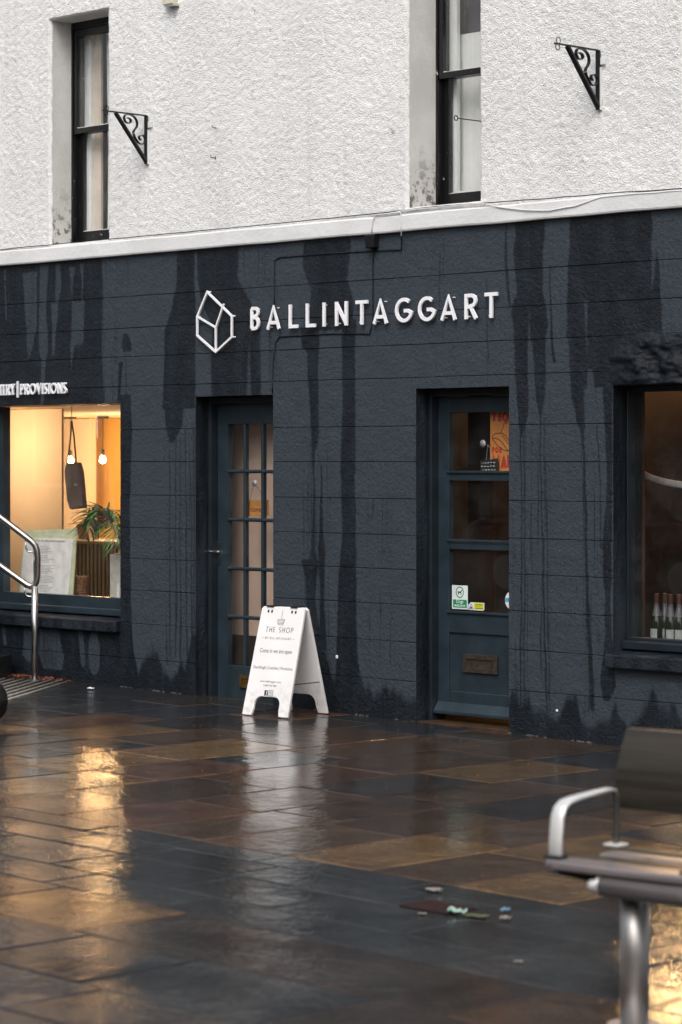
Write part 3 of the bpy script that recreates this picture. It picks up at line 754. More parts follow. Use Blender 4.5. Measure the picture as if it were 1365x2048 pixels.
# door 1: fifteen panes
o = OP['door1']; d1 = part_empty('door', bld, 'blue grey glazed door with small panes in three columns')
door_frame(o, d1, .035)
dl, dr = o[0]+.04, o[1]-.04
gz1 = P(500, 848, YD).z; gz0 = P(470, 1331, YD).z
gx0 = PX(456, YD); pitch = PX(491, YD)-gx0; gx1 = gx0+3*pitch-.03
botz = P(470, 1396, YD).z-.01
bm = BM(); box(bm, dl, gx0, YD, YD+.045, botz, o[3]-.047); box(bm, gx1, max(dr, gx1+.06), YD, YD+.045, botz, o[3]-.047)
box(bm, gx0, gx1, YD+.001, YD+.044, gz1, o[3]-.048); box(bm, gx0, gx1, YD+.001, YD+.044, botz, gz0); obj('door_leaf', bm, M_joinery, d1, bevel=.003)
rz_ = [P(500, v, YD).z for v in (943, 1040, 1138.5, 1236)]
for k in (1, 2):
    x = gx0+k*pitch-.0150; bm = BM(); prism(bm, [(x-.012, YD+.008), (x-.004, YD-.001), (x+.004, YD-.001), (x+.012, YD+.008), (x+.012, YD+.036), (x-.012, YD+.036)], 0, 1)
    for v in bm.verts: v.co = Vector((v.co.x, v.co.z, gz0+(gz1-gz0)*v.co.y))
    obj('muntin', bm, M_joinery, d1)
for z in rz_:
    bm = BM(); vs = [(YD+.006, z-.012), (YD-.002, z-.004), (YD-.002, z+.004), (YD+.006, z+.012), (YD+.037, z+.012), (YD+.037, z-.012)]
    A = [bm.verts.new((gx0, y_, z_)) for y_, z_ in vs]; B = [bm.verts.new((gx1, y_, z_)) for y_, z_ in vs]
    bm.faces.new(A); bm.faces.new(B[::-1])
    for i in range(6): bm.faces.new((A[i], B[i], B[(i+1) % 6], A[(i+1) % 6]))
    obj('muntin', bm, M_joinery, d1)
zz = [gz0]+rz_[::-1]+[gz1]
for a, b in zip(zz, zz[1:]):
    for k in range(3):
        xa_ = gx0+k*pitch-(.003 if k else 0); xb_ = xa_+pitch-.024
        obj('pane', bx(xa_-.001, xb_+.001, YD+.018, YD+.022, a+.010, b-.010), M_glass, d1)
letterbox(d1, (PX(497, YD), YD-.001, P(480, 1362, YD).z), .15, .085, M_brass)
bm = BM(); h0 = P(438, 1107, YD)
box(bm, h0.x-.012, h0.x+.016, YD-.006, YD-.0005, h0.z-.075, h0.z+.075); obj('handle_plate', bm, M_chrome, d1, bevel=.002)
bm = BM(); tube(bm, [(h0.x, YD-.005, h0.z+.012), (h0.x, YD-.05, h0.z+.012), (h0.x-.03, YD-.056, h0.z+.016), (h0.x-.085+.0, YD-.05, h0.z+.008)][:3]+[(h0.x-.055, YD-.054, h0.z+.012)], .007, 8)
tube(bm, [(h0.x, YD-.052, h0.z+.012), (h0.x+.05, YD-.052, h0.z+.010), (h0.x+.062, YD-.048, h0.z+.016)], .006, 8); obj('handle', bm, M_chrome, d1)
obj('roller_blind', bx(-2.80, -.9, .42, .43, .05, 2.055), M_pink, bld)
# door 2
o = OP['door2']; d2 = part_empty('door', bld, 'blue grey door with three wide panes above a lower panel')
door_frame(o, d2, .030)
dl = PX(880, YD); dr = o[1]-.03
gx0 = PX(898, YD)
gx1 = dl+(dr-dl)+.10
Z = lambda v, x=950, Y=YD: P(x, v, Y).z
bot2 = Z(1432)
bm = BM(); box(bm, o[0]+.031, gx0, YD, YD+.045, bot2, o[3]-.047); box(bm, dr-.045, dr, YD, YD+.045, bot2, o[3]-.047); GX1 = dr-.045
for a, b in ((825, 790), (962, 945), (1100, 1086), (1268, 1228)):
    box(bm, gx0, GX1, YD+.001, YD+.044, Z(a), min(Z(b), o[3]-.048))
box(bm, gx0, GX1, YD+.001, YD+.044, bot2, Z(1386))
obj('door_leaf', bm, M_joinery, d2, bevel=.004)
obj('lower_panel', bx(gx0-.002, GX1+.002, YD+.014, YD+.03, Z(1387), Z(1267)), M_joinery, d2)
for a in (962, 1100, 1228):
    zz_ = Z(a) if a != 1228 else Z(1228); bm = BM(); up = .0
    box(bm, gx0-.012, GX1+.012, YD-.010, YD+.0, Z(a-16 if a != 1228 else a)-.002, Z(a-16 if a != 1228 else a)+.014)
    obj('glazing_bar_lip', bm, M_joinery, d2, bevel=.003)
for a, b in ((945, 825), (1086, 962), (1228, 1100)):
    obj('pane', bx(gx0-.002, GX1+.002, YD+.020, YD+.025, Z(a)-.002, Z(b)+.002), M_glass, d2)
c = P(963, 1328, YD+.013); letterbox(d2, (c.x, YD+.0135, c.z), (PX(998, YD)-PX(929, YD)), .115, M_bronze)
bm = BM(); z0_ = Z(1432)
for v_ in ((0),):
    pts = [(YD-.001, z0_+.075), (YD-.045, z0_+.02), (YD-.045, z0_), (YD-.001, z0_-.005)]
    A = [bm.verts.new((o[0]+.033, y_, z_)) for y_, z_ in pts]; B = [bm.verts.new((dr, y_, z_)) for y_, z_ in pts]
    bm.faces.new(A); bm.faces.new(B[::-1])
    for i in range(4): bm.faces.new((A[i], B[i], B[(i+1) % 4], A[(i+1) % 4]))
obj('weather_bar', bm, M_joinery, d2, bevel=.003)
obj('threshold', bx(o[0]+.005, o[1]-.005, -.0, .30, -.06, .004), simple('wet_worn_timber', (.055, .030, .016, 1), .35, var=.5, scale=18, stretch=(.3, 4, 1)), d2, bevel=.004)
obj('threshold', bx(OP['door1'][0]+.005, OP['door1'][1]-.005, -.0, .30, -.05, .022), M_mortar, d1, bevel=.004)
# opening linings of the right window inside
M_wood = simple('warm_wood_lining', (.12, .055, .022, 1), .5, var=.25, scale=8, stretch=(6, 6, .5))
bm = bx(PX(1266, .3), PX(1286, .34), .29, .36, .5, 2.1); obj('wood_lining', bm, M_wood, bld)
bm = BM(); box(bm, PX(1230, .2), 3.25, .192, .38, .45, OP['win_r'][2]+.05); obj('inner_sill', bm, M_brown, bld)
bm = BM(); box(bm, PX(-40, .2), PX(252, .2), .192, .52, .45, P(130, 1194, .3).z); obj('inner_sill', bm, M_joinery, bld)
# fillets between lower wall and room: close the backs
obj('stall_riser', bx(XL+.3, -.62, .275, .279, -.3, .44), M_brown, bld)

# ------------------------------------------------------------------ signs on the wall
YS = -.036
sg = thing('shop_name_sign', 'raised white BALLINTAGGART letters with a white house outline above the two doors', 'sign', (0, 0, 0))
LT = [('B', 502, 523), ('A', 534.5, 564), ('L', 578, 600), ('L', 612, 635), ('I', 646, 655), ('N', 671, 699.5), ('T', 712.5, 740), ('A', 747, 779.5),
      ('G', 789.5, 823), ('G', 835.5, 869), ('A', 882.5, 917), ('R', 930, 959), ('T', 970.5, 1000)]
zl0, zl1 = P(740, 652, YS).z+.004, P(740, 601, YS).z+.004
zl0, zl1 = 2.512, 2.668
for c, a, b in LT:
    x0, x1 = PX(a, YS)-.006, PX(b, YS)-.022
    bm = BM(); letter_mesh(bm, c, .145, x0, zl0, zl1-zl0, (x1-x0), YS, YS+.012)
    o = obj('letter', bm, M_white, sg)
    bm = BM()
    for (u, v) in ((.25, .1), (.75, .9)) if c not in 'IL' else ((.12 if c == 'L' else .5, .1), (.12 if c == 'L' else .5, .9)):
        q = (x0+(x1-x0)*u, zl0+(zl1-zl0)*v)
        tube(bm, [(q[0], YS+.012, q[1]), (q[0], .0, q[1])], .0034, 8)
        obj('standoff_pin', bm, M_white, o); bm = BM()
    bm.free()
# house outline
pt = {k: P(*v, YS) for k, v in dict(a=(414, 584), b=(463, 632), c=(463, 674), d=(431, 704), e=(394, 671), f=(394, 633), m=(431, 655), g=(447, 608)).items()}
q2 = {k: (v.x, v.z) for k, v in pt.items()}
bm = BM(); stroke(bm, [q2[k] for k in 'abcdef'], .0135, YS, YS+.012, True)
stroke(bm, [q2['f'], q2['m'], q2['g']], .0115, YS-.0006, YS+.0125); stroke(bm, [q2['m'], q2['d']], .0115, YS-.0011, YS+.0122)
o = obj('house_emblem', bm, M_white, sg)
for k in 'bcaf':
    bm = BM(); tube(bm, [(q2[k][0]+.006, YS+.012, q2[k][1]), (q2[k][0]+.006, 0, q2[k][1])], .006, 8); obj('standoff_pin', bm, M_white, o)
ps = thing('window_name_sign', 'small raised white lettering PANTRY | PROVISIONS over the lit window', 'sign', (0, 0, 0))
YP = -.036; zp0, zp1 = P(90, 788, YP).z, P(90, 766, YP).z; hh = zp1-zp0
def small_word(txt, xa, xb_, s=.165):
    ws = [glyph(c, s)[0] for c in txt]; tr = .10; tot = sum(ws)+tr*(len(txt)-1); k = (xb_-xa)/tot; x = xa
    for c, w in zip(txt, ws):
        bm = BM(); letter_mesh(bm, c, s, x, zp0, hh, w*k, YP, YP+.014); o = obj('letter', bm, M_white, ps)
        bm = BM(); tube(bm, [(x+w*k/2, YP+.013, zp0+hh*.12), (x+w*k/2, 0, zp0+hh*.12)], .003, 6); obj('standoff_pin', bm, M_white, o)
        x += (w+tr)*k
xe = PX(133, YP); xs_ = PX(40, YP); small_word('PROVISIONS', xs_, xe)
xr = PX(29, YP); small_word('PANTRY', xr-(xe-xs_)*.60, xr)
small_word('|', PX(33, YP), PX(36, YP))

# ------------------------------------------------------------------ A-board
ab = thing('a_board', 'white folding A-board reading THE SHOP, standing on the wet paving between the doors', 'pavement sign', (0, 0, 0))
FL, FR = G(486, 1429), G(577, 1438); BR, BL = G(656, 1430), G(585, 1424)
ux = (FR-FL); ux.z = 0; wd = ux.length; ux.normalize(); vy = Vector((-ux.y, ux.x, 0))
dep = .40; zr = .700
Rm = Matrix((ux, vy, Vector((0, 0, 1)))).transposed().to_4x4()
def panel(p0, lean):
    """p0 = bottom-left corner; leans by 'lean' metres over the height"""
    hgt = zr-p0.z; L = math.hypot(hgt, lean); A = Matrix.Translation(p0) @ Rm @ Matrix.Rotation(-math.atan2(lean, hgt), 4, 'X')
    w = wd; leg = .085; r = .05; top = L; nar = .010
    pts = [(0, 0), (leg*.9, 0), (leg, .04)]+[(leg+r-r*math.cos(a), .075+r*math.sin(a)) for a in np.linspace(0, PI/2, 6)]
    pts += [(w-u, v) for u, v in [(leg+r-r*math.cos(a), .075+r*math.sin(a)) for a in np.linspace(PI/2, 0, 6)]]+[(w-leg, .04), (w-leg*.9, 0), (w, 0), (w-nar, top-.015), (w-nar-.015, top), (nar+.015, top), (nar, top-.015)]
    bm = BM(); prism(bm, pts, -.009, .009, A); return bm, A, L
bmF, AF, LF = panel(FL, dep/2-.01); fp = obj('front_panel', bmF, M_abrd, ab, bevel=.003)
bp0 = FL+vy*dep; bp0.z = gz(bp0.x)
bmB, AB, LB = panel(bp0, -(dep/2-.01)); bpn = obj('back_panel', bmB, M_abrd, ab, bevel=.003)
FLc = AF @ Matrix.Translation((wd/2, -.0094, 0))
def tx(t, size, v, width=None, m=M_ink): 
    return obj('print', text_bm(t, size, FLc @ Matrix.Translation((0, 0, v*LF)), .0006, width), m, fp)
hw = wd*.60
bm = BM(); word(bm, 'THE SHOP'.replace(' ', '.'), .10, -hw/2, LF*.765, .034, .32, -.0005, 0, FLc, fit=hw); obj('print', bm, M_ink, fp)
bm = BM(); hw2 = wd*.56; word(bm, 'BY.BALLINTAGGART', .10, -hw2/2, LF*.70, .015, .45, -.0005, 0, FLc, fit=hw2)
for s_ in (-1, 1): stroke(bm, [(s_*(hw2/2+.012), LF*.70+.007), (s_*(hw2/2+.03), LF*.70+.007)], .0014, -.0005, 0, False, FLc)
obj('print', bm, M_ink, fp)
tx('Come in we are open', .040, .575, wd*.70); tx('Sourdough | Lunches | Provisions', .030, .425, wd*.86)
tx('www.ballintaggart.com', .018, .305, wd*.46); tx('01887 447 000', .018, .268, wd*.28)
bm = BM(); stroke(bm, [(0, LF*.885), (0, LF*.965)], .0026, -.0005, 0, False, FLc)
for k in range(4): stroke(bm, [(-.030+.003*k, LF*.885-.009*k), (.030-.003*k, LF*.885-.009*k)], .0022, -.0005-.0001*k, 0, False, FLc)
stroke(bm, [(-.030, LF*.885), (-.020, LF*.885-.036), (.020, LF*.885-.036), (.030, LF*.885)], .0022, -.001, 0, False, FLc); obj('print', bm, M_ink, fp)
bm = BM(); prism(bm, [(-.034, LF*.185), (-.003, LF*.185), (-.003, LF*.185+.034), (-.034, LF*.185+.034)], -.0005, 0, FLc); fb = obj('print', bm, M_inkb, fp)
bm = text_bm('f', .042, FLc @ Matrix.Translation((-.015, -.0008, LF*.185+.002)), .0006); obj('print', bm, M_board, fp)
bm = BM(); q = [(.006, LF*.185), (.036, LF*.185), (.036, LF*.185+.034), (.006, LF*.185+.034)]; stroke(bm, q, .003, -.0006, 0, True, FLc)
stroke(bm, [(.021+.008*math.cos(a), LF*.185+.017+.008*math.sin(a)) for a in np.linspace(0, 2*PI, 13)[:-1]], .0026, -.0006, 0, True, FLc); obj('print', bm, M_ink, fp)
for k in (.22, .74):
    bm = BM(); c = AF @ Vector((wd*k, 0, LF)); M = Matrix.Translation(c) @ Rm
    box(bm, -.03, .03, -.02, .045, .001, .009, M); 
    h = obj('hinge', bm, M_iron, ab, bevel=.002)
    for e in (-.012, .018):
        bm = BM(); box(bm, e-.006, e+.006, -.0125, -.0095, LF-.04, LF-.022, AF @ Matrix.Translation((wd*k, 0, 0))); obj('hinge_rivet', bm, M_iron, h, bevel=.002)
bm = BM()
for e in (.02, wd-.02):
    a_ = AF @ Vector((e, .006, LF*.30)); b_ = AB @ Vector((e, -.006, LB*.30)); tube(bm, [a_, b_], .003, 6)
obj('stay', bm, M_iron, ab)

# ------------------------------------------------------------------ handrail, steps, tactile paving
c1, c2 = G(0, 1405), G(132, 1365.5)
dr_ = (c2-c1); dr_.z = 0; dr_.normalize(); pr_ = Vector((-dr_.y, dr_.x, 0))
if pr_.x > 0: pr_ = -pr_
p0 = G(70, 1362)
rail = thing('handrail', 'stainless steel tube handrail with two sloping rails, at the left edge', 'handrail', p0)
def on_rail(px, py):      # point of the rail's own vertical plane
    d = _ray(px); # CAM + d t = p0 + pr_*s
    A = np.array([[d.x, -pr_.x], [d.y, -pr_.y]]); b = np.array([p0.x-CAM.x, p0.y-CAM.y]); t, s_ = np.linalg.solve(A, b)
    return Vector((p0.x+pr_.x*s_, p0.y+pr_.y*s_, CAMH-(py-YH)/FPX*t))
U = (on_rail(0, 1034)-on_rail(55, 1076)); U2 = (on_rail(0, 1131)-on_rail(55, 1170))
loop = [on_rail(55, 1076)+U*(1.9/U.length), on_rail(0, 1034), on_rail(40, 1064.5), on_rail(55, 1076), on_rail(64, 1083), on_rail(71, 1091), on_rail(74.5, 1102), on_rail(75.5, 1115), on_rail(75.5, 1135), on_rail(75, 1153), on_rail(72.5, 1165), on_rail(68, 1171), on_rail(61, 1172.5), on_rail(55, 1170), on_rail(42, 1161), on_rail(0, 1131)]
loop.append(on_rail(55, 1170)+U2*(1.9/U2.length))
loop = [p-p0 for p in loop]
bm = BM(); tube(bm, loop, .0235, 14); obj('rail', bm, M_steel, rail, smooth=True)
bm = BM(); tube(bm, [(0, 0, 0), (0, 0, (on_rail(70, 1172)-p0).z)], .0235, 16); obj('post', bm, M_steel, rail, smooth=True)
bm = BM(); tube(bm, [(0, 0, (on_rail(70, 1165)-p0).z), (0, 0, (on_rail(70, 1096)-p0).z)], .010, 16); obj('post', bm, M_steel, rail, smooth=True)
for a, b, c_ in ((52, 1080, 1104), (50, 1172, 1193)):
    bm = BM(); q = [on_rail(a, b), on_rail(a+.5, c_-8), on_rail(a+3, c_-2), on_rail(a+8, c_), on_rail(70, c_)]
    tube(bm, [v-p0 for v in q], .0065, 8); obj('rail_stub', bm, M_steel, rail, smooth=True)
bm = BM(); lathe(bm, [(.028, 0), (.028, .004), (.024, .006)], 20); obj('base_collar', bm, M_steel_d, rail)
p2 = pr_*1.75; bm = BM(); zt2 = (loop[0]*1).z-.05
tube(bm, [p2, Vector((p2.x, p2.y, zt2))], .0235, 16); obj('post', bm, M_steel, rail, smooth=True)
# steps outside the left edge of the picture
st = thing('steps', 'dark wet stone steps rising to the left beyond the handrail post', 'steps')
s0 = G(16, 1352); 
for k in range(5):
    a = s0+pr_*(.0+.30*k); far = (-.07-a.y)/dr_.y
    q = [a-dr_*1.9, a+dr_*far, a+dr_*far+Vector((-.30/abs(pr_.x)*1.0, 0, 0)), a-dr_*1.9+pr_*.30]
    zb_, zt_ = -.05, gz(a.x)+.155*(k+1)
    bm = BM(); lo = [bm.verts.new((v.x, v.y, zb_)) for v in q]; hi = [bm.verts.new((v.x, v.y, zt_)) for v in q]
    bm.faces.new(lo[::-1]); bm.faces.new(hi)
    for i in range(4): bm.faces.new((lo[i], lo[(i+1) % 4], hi[(i+1) % 4], hi[i]))
    if k == 0: obj('step', bm, SL_CH, st, bevel=.006)
    else: obj('step', bm, SL_DK, st, bevel=.006)
tp = thing('tactile_paving', kind='structure')
M_rib = simple('sheen_pale_rib', (.26, .245, .215, 1), .55, var=.25, scale=20)  # pale colour puts the ribs' sheen into the material
for k in range(8):
    a = c2+pr_*(.072*k); far = (-.13-a.y)/dr_.y; far = min(far, .05+.01*k)
    e0, e1 = a-dr_*1.9, a+dr_*far
    bm = BM(); tube(bm, [Vector((e.x, e.y, gz(e.x)+.001)) for e in (e0, e1)], .015, 8, flat=(.75, 1.)); obj('rib', bm, M_rib, tp, smooth=True)

# black bin bag at the left edge
c = G(-27, 1448); bag = BM(); n, m_ = 26, 18
rr = [];
for j in range(m_+1):
    v = j/m_; ring = []
    for i in range(n):
        a = 2*PI*i/n; r = .135*math.sin(PI*min(1, v*.93+.06))**.6*(1+.10*noise.noise(Vector((math.cos(a)*2, math.sin(a)*2, v*5))))
        if v > .86: r *= max(.12, 1-(v-.86)*6)
        ring.append(bag.verts.new((r*math.cos(a), r*math.sin(a), .002+v*.30)))
    rr.append(ring)
for a, b in zip(rr, rr[1:]):
    for i in range(n): bag.faces.new((a[i], a[(i+1) % n], b[(i+1) % n], b[i]))
bag.faces.new(rr[0][::-1]); bag.faces.new(rr[-1])
o = obj('bin_bag', bag, simple('black_plastic_sack', (.004, .004, .005, 1), .55, bump=.006, bscale=14), smooth=True)
o.location = c; tag(o, 'black rounded sack at the left edge, on the wet paving below the steps', 'bin bag')

# ------------------------------------------------------------------ things on the upper wall
def bracket(px, py_top, py_bot, px_end, label, s=1.):
    x = PX(px); zt = P(px, py_top).z; zb = P(px, py_bot).z; L = .40*s; H_ = zt-zb
    b = thing('iron_bracket', label, 'bracket', (x, -.028, zb), group='black wrought iron hanging brackets on the white wall')
    bm = BM(); box(bm, -.014, .014, -.012, .0, -.0, H_); obj('back_plate', bm, M_iron, b)
    bm = BM(); box(bm, .016, .05, -.004, .004, H_-.085, H_-.045); box(bm, .014, .018, -.006, .01, 0, H_-.1); obj('wall_plug', bm, M_band, b)
    bm = BM(); box(bm, -.007, .007, -L*.98, -.012, H_-.005, H_+.004); obj('arm', bm, M_iron, b)
    bm = BM(); M = None
    y0, z0_, y1_, z1_ = -.006, .018, -L*.70, H_-.006
    dy, dz = y1_-y0, z1_-z0_; ln = math.hypot(dy, dz); ny, nz = -dz/ln*.007, dy/ln*.007
    vs = [[bm.verts.new((xx, yy, zz_)) for yy, zz_ in ((y0+ny, z0_+nz), (y0-ny, z0_-nz), (y1_-ny, z1_-nz), (y1_+ny, z1_+nz))] for xx in (-.016, .016)]
    bm.faces.new(vs[0]); bm.faces.new(vs[1][::-1])
    for i in range(4): bm.faces.new((vs[0][i], vs[1][i], vs[1][(i+1) % 4], vs[0][(i+1) % 4]))
    obj('brace', bm, M_iron, b)
    def scr(name, pts, w=.011):
        bm = BM(); A = []
        for (u, v) in pts: A.append((bm.verts.new((-w, -u*L, v*H_)), bm.verts.new((w, -u*L, v*H_))))
        for p, q in zip(A, A[1:]): bm.faces.new((p[0], q[0], q[1], p[1]))
        o = obj(name, bm, M_iron, b); sm = o.modifiers.new('s', 'SOLIDIFY'); sm.thickness = .005; sm.offset = 0
    import math as m_
    def cat(p, k=5):
        p = [p[0]]+p+[p[-1]]; out = []
        for a, b, c, d in zip(p, p[1:], p[2:], p[3:]):
            for i in range(k):
                t = i/k; out.append(tuple(.5*((2*b[m])+(-a[m]+c[m])*t+(2*a[m]-5*b[m]+4*c[m]-d[m])*t*t+(-a[m]+3*b[m]-3*c[m]+d[m])*t**3) for m in (0, 1)))
        return out+[p[-1]]
    scr('scroll', cat([(.436, .91), (.378, .89), (.36, .843), (.404, .80), (.468, .814), (.508, .88), (.495, .95), (.442, .978), (.353, .975), (.276, .935), (.23, .87), (.218, .786), (.244, .72), (.285, .67), (.308, .61)]))
    scr('scroll', cat([(.135, .48), (.173, .52), (.16, .567), (.096, .586), (.050, .557), (.036, .50), (.051, .433), (.109, .40), (.173, .414), (.224, .47), (.276, .54), (.30, .60)]))
    # ring hook at the free end
    bm = BM(); R = .018; yy = -L*.90
    tube(bm, [(0, yy+R*m_.sin(a), H_+.02-R*m_.cos(a)) for a in np.linspace(0, 2*PI*.97, 14)], .0028, 6)
    tube(bm, [(0, yy-.006+R*m_.sin(a), H_-.018-R*m_.cos(a)) for a in np.linspace(PI, PI+2*PI*.9, 14)], .0028, 6); obj('hook', bm, M_iron, b)
    return b
bracket(300, 232, 329, 218, 'left one of two black wrought iron hanging brackets, beside the smaller sash window')
bracket(1204, 102, 221, 1117, 'right one of two black wrought iron hanging brackets, alone on the white wall')
M_rust = simple('rusty_iron', (.12, .055, .025, 1), .8, var=.5, scale=60)
for (a, b, lab) in (((438, 257), .055, 'upper small iron hook on the white wall between the sash windows'), ((436, 317), .06, 'lower small rusty iron hook on the white wall between the sash windows')):
    c = P(*a); bm = BM()
    tube(bm, [(0, 0, 0), (0, -b, .003)], .0035, 6); tube(bm, [(0, -b, .003), (0, -b-.006, .012), (0, -b, .018)], .003, 6)
    tube(bm, [(.0, -.020, -.012), (.0, -.020, .016)], .002, 6)
    o = obj('wall_hook', bm, M_rust); o.location = c; tag(o, lab, 'hook', 'old iron hooks on the white wall')
c = P(966, 243); bm = BM(); tube(bm, [(0, 0, 0), (0, -.225, 0)], .0032, 8)
tube(bm, [(.0, -.240+.015*math.cos(a), .015*math.sin(a)) for a in np.linspace(0, 2*PI, 15)], .0035, 6)
o = obj('eye_bolt', bm, M_iron); o.location = c; tag(o, 'long black eye bolt sticking out in front of the right sash window', 'eye bolt')
c = P(352, 6); sb = thing('wall_fitting', 'small cream box fitting on the white wall at the top edge', 'fitting', (c.x, -.02, c.z))
obj('housing', bx(-.05, .05, -.06, .0, -.02, .14), simple('cream_plastic', (.62, .58, .46, 1), .5), sb, bevel=.006)
obj('bracket_plate', bx(-.03, .06, -.055, .0, -.032, -.021), M_steel_d, sb)
# cables along the band
def cable(name, pts, r, m, label, cat='cable', wob=.003, group=None):
    out = []
    for a, b in zip(pts, pts[1:]):
        a, b = Vector(a), Vector(b); k = max(2, int((b-a).length/.06))
        for i in range(k):
            p = a.lerp(b, i/k); out.append(p+Vector((0, 0, wob*noise.noise(p*7))))
    out.append(Vector(pts[-1])); bm = BM(); tube(bm, out, r, 6)
    return tag(obj(name, bm, m, smooth=True), label, cat, group)
def W3(px, py, Y): return tuple(P(px, py, Y))
cable('black_cable', [(XL, -.030, 3.203), W3(220, 478.5, -.030), W3(500, 452, -.032), W3(745, 428, -.032), W3(870, 413, -.032), W3(1000, 403, -.032), W3(1100, 397, -.032), W3(1200, 388, -.032), W3(1300, 381, -.032), W3(1365, 377, -.032), W3(1420, 374, -.032)], .0032, M_iron, 'thin black cable lying along the top of the white band')
cable('white_cable', [W3(750, 432, -.037), W3(810, 421, -.037), W3(870, 415, -.037), W3(965, 406, -.037), W3(1000, 414, -.042), W3(1050, 421, -.044), W3(1100, 421, -.044), W3(1150, 412, -.042), W3(1200, 395, -.037), W3(1280, 387, -.037), W3(1365, 381, -.036)], .0035, M_band, 'white cable sagging in a loop across the white band')
M_pc = M_reveal
cable('painted_cable', [W3(743, 470, -.046), W3(746, 440, -.046), W3(752, 430, -.044), W3(800, 424, -.042)], .0035, M_band, 'white painted cable dropping from the band to the black junction box')
cable('white_drop_cable', [W3(800, 424, -.044), W3(803, 430, -.044), W3(803, 472, -.044)], .0035, M_band, 'white painted cable crossing the band right of the junction box')
cable('painted_cable', [W3(803, 470, -.040), W3(803, 478, -.012), W3(803, 500, -.009), W3(770, 500.5, -.009), W3(640, 508, -.009), W3(560, 515, -.009), W3(550, 521, -.009), W3(549, 540, -.009), W3(549, 610, -.009)], .0048, M_pc, 'dark painted cable running along the wall above the first raised letters')
cable('painted_cable', [W3(750, 498, -.010), W3(746, 520, -.010), W3(746, 640, -.010), W3(740, 668, -.010), W3(710, 667, -.010), W3(640, 668, -.010), W3(560, 673, -.010), W3(552, 684, -.010), W3(550, 700, -.010), W3(546, 730, -.010), W3(545, 786, -.010)], .0048, M_pc, 'dark painted cable looping under the raised letters down to the left door')
jb = thing('junction_box', 'small black junction box just under the white band above the letters', 'junction box', tuple(P(752, 484)))
obj('cover', bx(-.040, .036, -.060, -.006, -.040, .044), M_black, jb, bevel=.006); obj('gland', bx(-.02, .0, -.03, -.008, -.062, -.041), M_black, jb, bevel=.003)
c = P(676, 1314); o = obj('paint_chip', bx(-.010, .010, -.0105, -.0045, -.010, .012), M_board, bevel=.003); o.location = c; tag(o, 'tiny pale chip on the dark wall right of the A-board', 'chip')
c = P(1116, 1421); o = obj('paint_chip', bx(-.008, .008, -.0105, -.0045, -.007, .008), M_board, bevel=.003); o.location = c; tag(o, 'tiny pale chip low on the dark wall right of the second door', 'chip')

# ------------------------------------------------------------------ inside the lit window
M_dkmetal = simple('brown_black_metal', (.035, .028, .022, 1), .5)
M_bulb = emit('glowing_bulb', (1., .58, .22, 1), 220.)
def lamp(px, py, ytop, label, Yd, power=20., grp='pendant bulbs in the lit shop', zc=2.061, zb=None):
    d = _ray(px); t = (Yd-CAM.y)/d.y; x = CAM.x+d.x*t
    zt = zc; zbulb = zb or CAMH-(py-YH)/FPX*t
    l = thing('pendant_lamp', label, 'pendant lamp', (x, Yd, zt), group=grp)
    bm = BM(); lathe(bm, [(.058, -.022), (.058, 0)], 24); obj('ceiling_rose', bm, M_dkmetal, l)
    bm = BM(); k = zbulb-zt
    tube(bm, [(0, 0, -.02), (.004, 0, k*.4), (-.003, 0, k*.75), (0, 0, k+.09)], .0035, 6); obj('cord', bm, M_dkmetal, l)
    bm = BM(); lathe(bm, [(.010, k+.095), (.018, k+.085), (.018, k+.035), (.014, k+.03)], 16); obj('lamp_holder', bm, M_dkmetal, l, smooth=True)
    bm = BM(); lathe(bm, [(.012, k+.03), (.02, k+.018), (.03, k), (.03, k-.015), (.02, k-.033), (.004, k-.04)], 16); obj('bulb', bm, M_bulb, l, smooth=True)
    ld = bpy.data.lights.new('bulb_light', 'POINT'); ld.energy = power; ld.color = (1, .69, .42); ld.shadow_soft_size = .035
    lo_ = bpy.data.objects.new('bulb_light', ld); COL.objects.link(lo_); lo_.parent = l; lo_.location = (0, 0, k-.06)
    return l
lamp(141, 920, 828, 'left one of two glowing pendant bulbs behind the lit window, above the hanging bag', 4.0, 7)
lamp(206, 918, 828, 'right one of two glowing pendant bulbs behind the lit window, above the palm', 4.0, 7)
lamp(-10, 900, 828, 'unseen fill bulb added deeper in the lit shop, hidden by the frame', 3.0, 16)  # extra unseen lamp, added to fill the room
lamp(-130, 900, 828, 'unseen fill bulb added deep in the lit shop, left of the picture', 3.8, 55)  # added out of view to brighten the back of the shop
lamp(292, 900, 828, 'fill bulb added in the lit shop, hidden behind the wall between window and door', 3.4, 48)  # added behind the pier, only for its light on the room
lamp(-75, 872, 828, 'unseen fill bulb added close behind the shop front, just left of the picture', .62, 14, zb=1.80)  # added out of view to light the front of the pale partition
# counter with boarded front
yc = 3.0; cx0, cx1 = PX(120, yc), PX(262, yc); zc_ = P(200, 1082, yc).z
ct = thing('counter', 'grey counter with a vertical boarded front behind the palm', 'counter', (cx0, yc, 0))
obj('worktop', bx(-.03, cx1-cx0+.03, -.03, .6, zc_-.03, zc_), simple('grey_worktop', (.20, .19, .17, 1), .5), ct, bevel=.004)
obj('carcass', bx(0, cx1-cx0, .012, .56, 0, zc_-.031), simple('dark_grey_recess', (.05, .052, .05, 1), .7), ct)
n = int((cx1-cx0)/.055)
for i in range(n):
    obj('board', bx(i*.055+.012, i*.055+.043, -.008, .0115, .02, zc_-.033), bpy.data.materials.get('grey_green_board') or simple('grey_green_board', (.16, .17, .155, 1), .6), ct)
